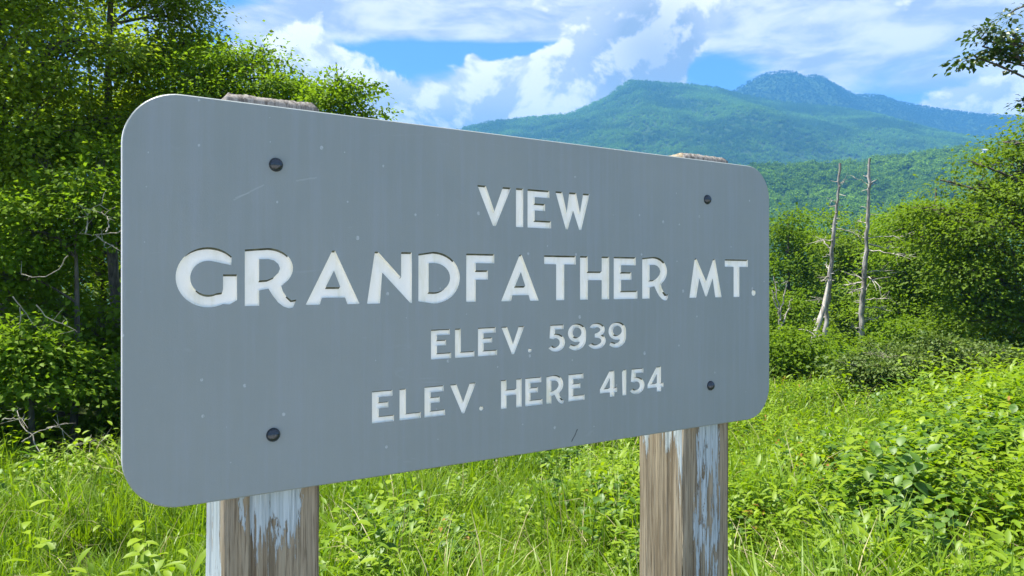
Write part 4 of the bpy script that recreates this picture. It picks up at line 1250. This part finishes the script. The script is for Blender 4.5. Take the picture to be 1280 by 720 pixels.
kp = fbm(P[:, 0] * 3.1, P[:, 1] * 3.1, 15.0, 2) > 0.33
P = P[kp]; idx = idx[kp]; patch = patch[kp]; n = len(P)
s = rng.uniform(0.55, 1.1, n) * (0.25 + 1.35 * patch)
# short mown strip at the lower right
gn_scatter('meadow_grass', P, np.stack([rng.normal(0, .12, n), rng.normal(0, .12, n), rng.uniform(0, 6.28, n)], -1), np.stack([s * 1.1, s * 1.1, s * 1.12], -1), idx, kinds, 'long bright green meadow grass behind the sign')
kinds = [weed_sprig(330 + k, 0.28, 14, 0.035, 0.6, M['weed'], 5, 0.06) for k in range(3)] + [weed_sprig(300 + k, 0.36, 10, 0.070, 0.5, M['weed']) for k in range(4)] + [weed_sprig(310 + k, 0.30, 8, 0.06, 0.7, M['weed_dark']) for k in range(2)] + [weed_sprig(320 + k, 0.44, 13, 0.085, 0.28, M['weed']) for k in range(2)] + [weed_sprig(340, 0.26, 8, 0.06, 0.4, M['rust'])]
P = np.concatenate([meadow_points(7000, 2.3, 13.5, -250, 1600, 0.9), meadow_points(2200, 2.6, 8, 820, 1400), meadow_points(1500, 3.0, 7, 380, 830), meadow_points(900, 8.5, 12.5, 900, 1500), meadow_points(900, 5.5, 11.0, 1120, 1480)])
keepm = fbm(P[:, 0] * 0.7, P[:, 1] * 0.7, 9.0, 3) + np.clip(P[:, 0] * 0.05, -.1, .15) > 0.47
P = np.concatenate([P[keepm], meadow_points(800, 3.2, 7.0, 560, 840), meadow_points(350, 3.2, 6.5, 440, 600)]); n = len(P)
hp = fbm(P[:, 0] * 1.1, P[:, 1] * 1.1, 31.0, 3)
pxs = P[:, 0] / P[:, 1] * F + CX
hp = hp + 0.40 * np.clip((pxs - 1050) / 220, 0, 1) * np.clip((P[:, 1] - 4.6) / 1.5, 0, 1)
s = rng.uniform(0.6, 1.2, n) * (0.15 + 1.8 * hp)
gn_scatter('weed_cover', P, np.stack([rng.normal(0, .15, n), rng.normal(0, .15, n), rng.uniform(0, 6.28, n)], -1), np.stack([s, s, s * rng.uniform(.8, 1.2, n)], -1), np.where(fbm(P[:, 0] * 0.8, P[:, 1] * 0.8, 51.0, 3) > 0.54, rng.choice([7, 8, 4, 0], n), np.where(rng.uniform(size=n) < 0.035, 11, rng.integers(0, 11, n))), kinds, 'mixed broad leaved weeds growing through the meadow grass')

# nearest weeds as individual plants with their own leaves
def weed_thing(seed, h, nleaf, leafL, ratio, mat):
    st, P, D, N, L, W, T = weed_parts(seed, h, nleaf, leafL, ratio)
    stem = tubes_mesh('stem', [(st, np.linspace(0.0035, 0.0015, 7))], 5); stem.materials.append(M['stem'])
    lv = []
    for k in range(len(P)):
        me = leaves_mesh('leaf', P[k:k + 1], D[k:k + 1], N[k:k + 1], L[k:k + 1], W[k:k + 1], T[k:k + 1], 2)
        me.materials.append(M[mat]); lv.append(me)
    return stem, lv
def put_weed(kind, loc, rz, sc_, name, label, group):
    root = empty(name, loc, rz); root.scale = (sc_,) * 3
    tag(root, label, 'weed', group)
    for nm, me in [('stem', kind[0])] + [('leaf', l_) for l_ in kind[1]]:
        o = bpy.data.objects.new(nm, me); COL.objects.link(o); o.parent = root
WK = [weed_thing(401, 0.60, 15, 0.090, 0.5, 'weed_dark'), weed_thing(402, 0.56, 14, 0.080, 0.55, 'weed'), weed_thing(403, 0.50, 14, 0.090, 0.38, 'weed')]
spots = [
    (0, 790, 3.9, 'dark broad leaved weed pressed against the left side of the right post'),
    (0, 768, 4.4, 'dark broad leaved weed standing a little left of the right post'),
    (0, 735, 4.2, 'dark leafy weed halfway between the sign middle and the right post'),
    (0, 700, 5.0, 'dark leafy weed right below the last row of digits on the sign'),
    (1, 515, 5.0, 'leafy weed hanging over a dark gap under the lower word ELEV'),
    (1, 550, 4.8, 'leafy weed just right of the dark gap under the sign'),
    (1, 430, 4.3, 'leafy weed in the grass just right of the left post'),
    (1, 1225, 6.0, 'tallest broad leaved weed of the clump at the right edge of the meadow'),
    (1, 1258, 6.3, 'broad leaved weed at the very right edge of the picture'),
    (1, 1196, 6.4, 'broad leaved weed at the left side of the clump by the right edge'),
    (2, 1010, 4.0, 'bright long leaved weed in the meadow right of the right post'),
    (2, 945, 4.2, 'bright long leaved weed close beside the right post'),
    (2, 1090, 4.3, 'bright long leaved weed low in the open right part of the meadow'),
    (2, 60, 4.2, 'bright leafy weed in the grass at the lower left corner'),
    (2, 190, 3.9, 'bright leafy weed in the grass just left of the left post'),
    (2, 125, 4.6, 'bright leafy weed in the grass below the lower left corner of the sign')]
for k, px, d, lab in spots:
    put_weed(WK[k], gp(px, d), rng.uniform(0, 6.28), rng.uniform(0.8, 1.15), 'leafy_weed', lab, 'broad leaved weeds standing in the near grass')

# ------------------------------------------------------------------ haze
bm = bmesh.new()
zb, zt = -64.0, 900.0
bmesh.ops.create_cube(bm, size=1, matrix=Matrix.Translation((0, 0, (zb + zt) / 2)) @ Matrix.Diagonal((9600, 9600, zt - zb, 1)))
me = bpy.data.meshes.new('haze'); bm.to_mesh(me); bm.free()
m, nt, out = material('valley haze')
pv = nt.n.new('ShaderNodeVolumePrincipled')
pv.inputs['Color'].default_value = (0.13, 0.46, 1.0, 1)
pv.inputs['Density'].default_value = 2.5e-4
pv.inputs['Anisotropy'].default_value = 0.0
nt.l.new(pv.outputs[0], out.inputs['Volume'])
hz = link('haze', me, m)
tag(hz, 'thin blue air between the meadow and the mountains', None, None, 'stuff')
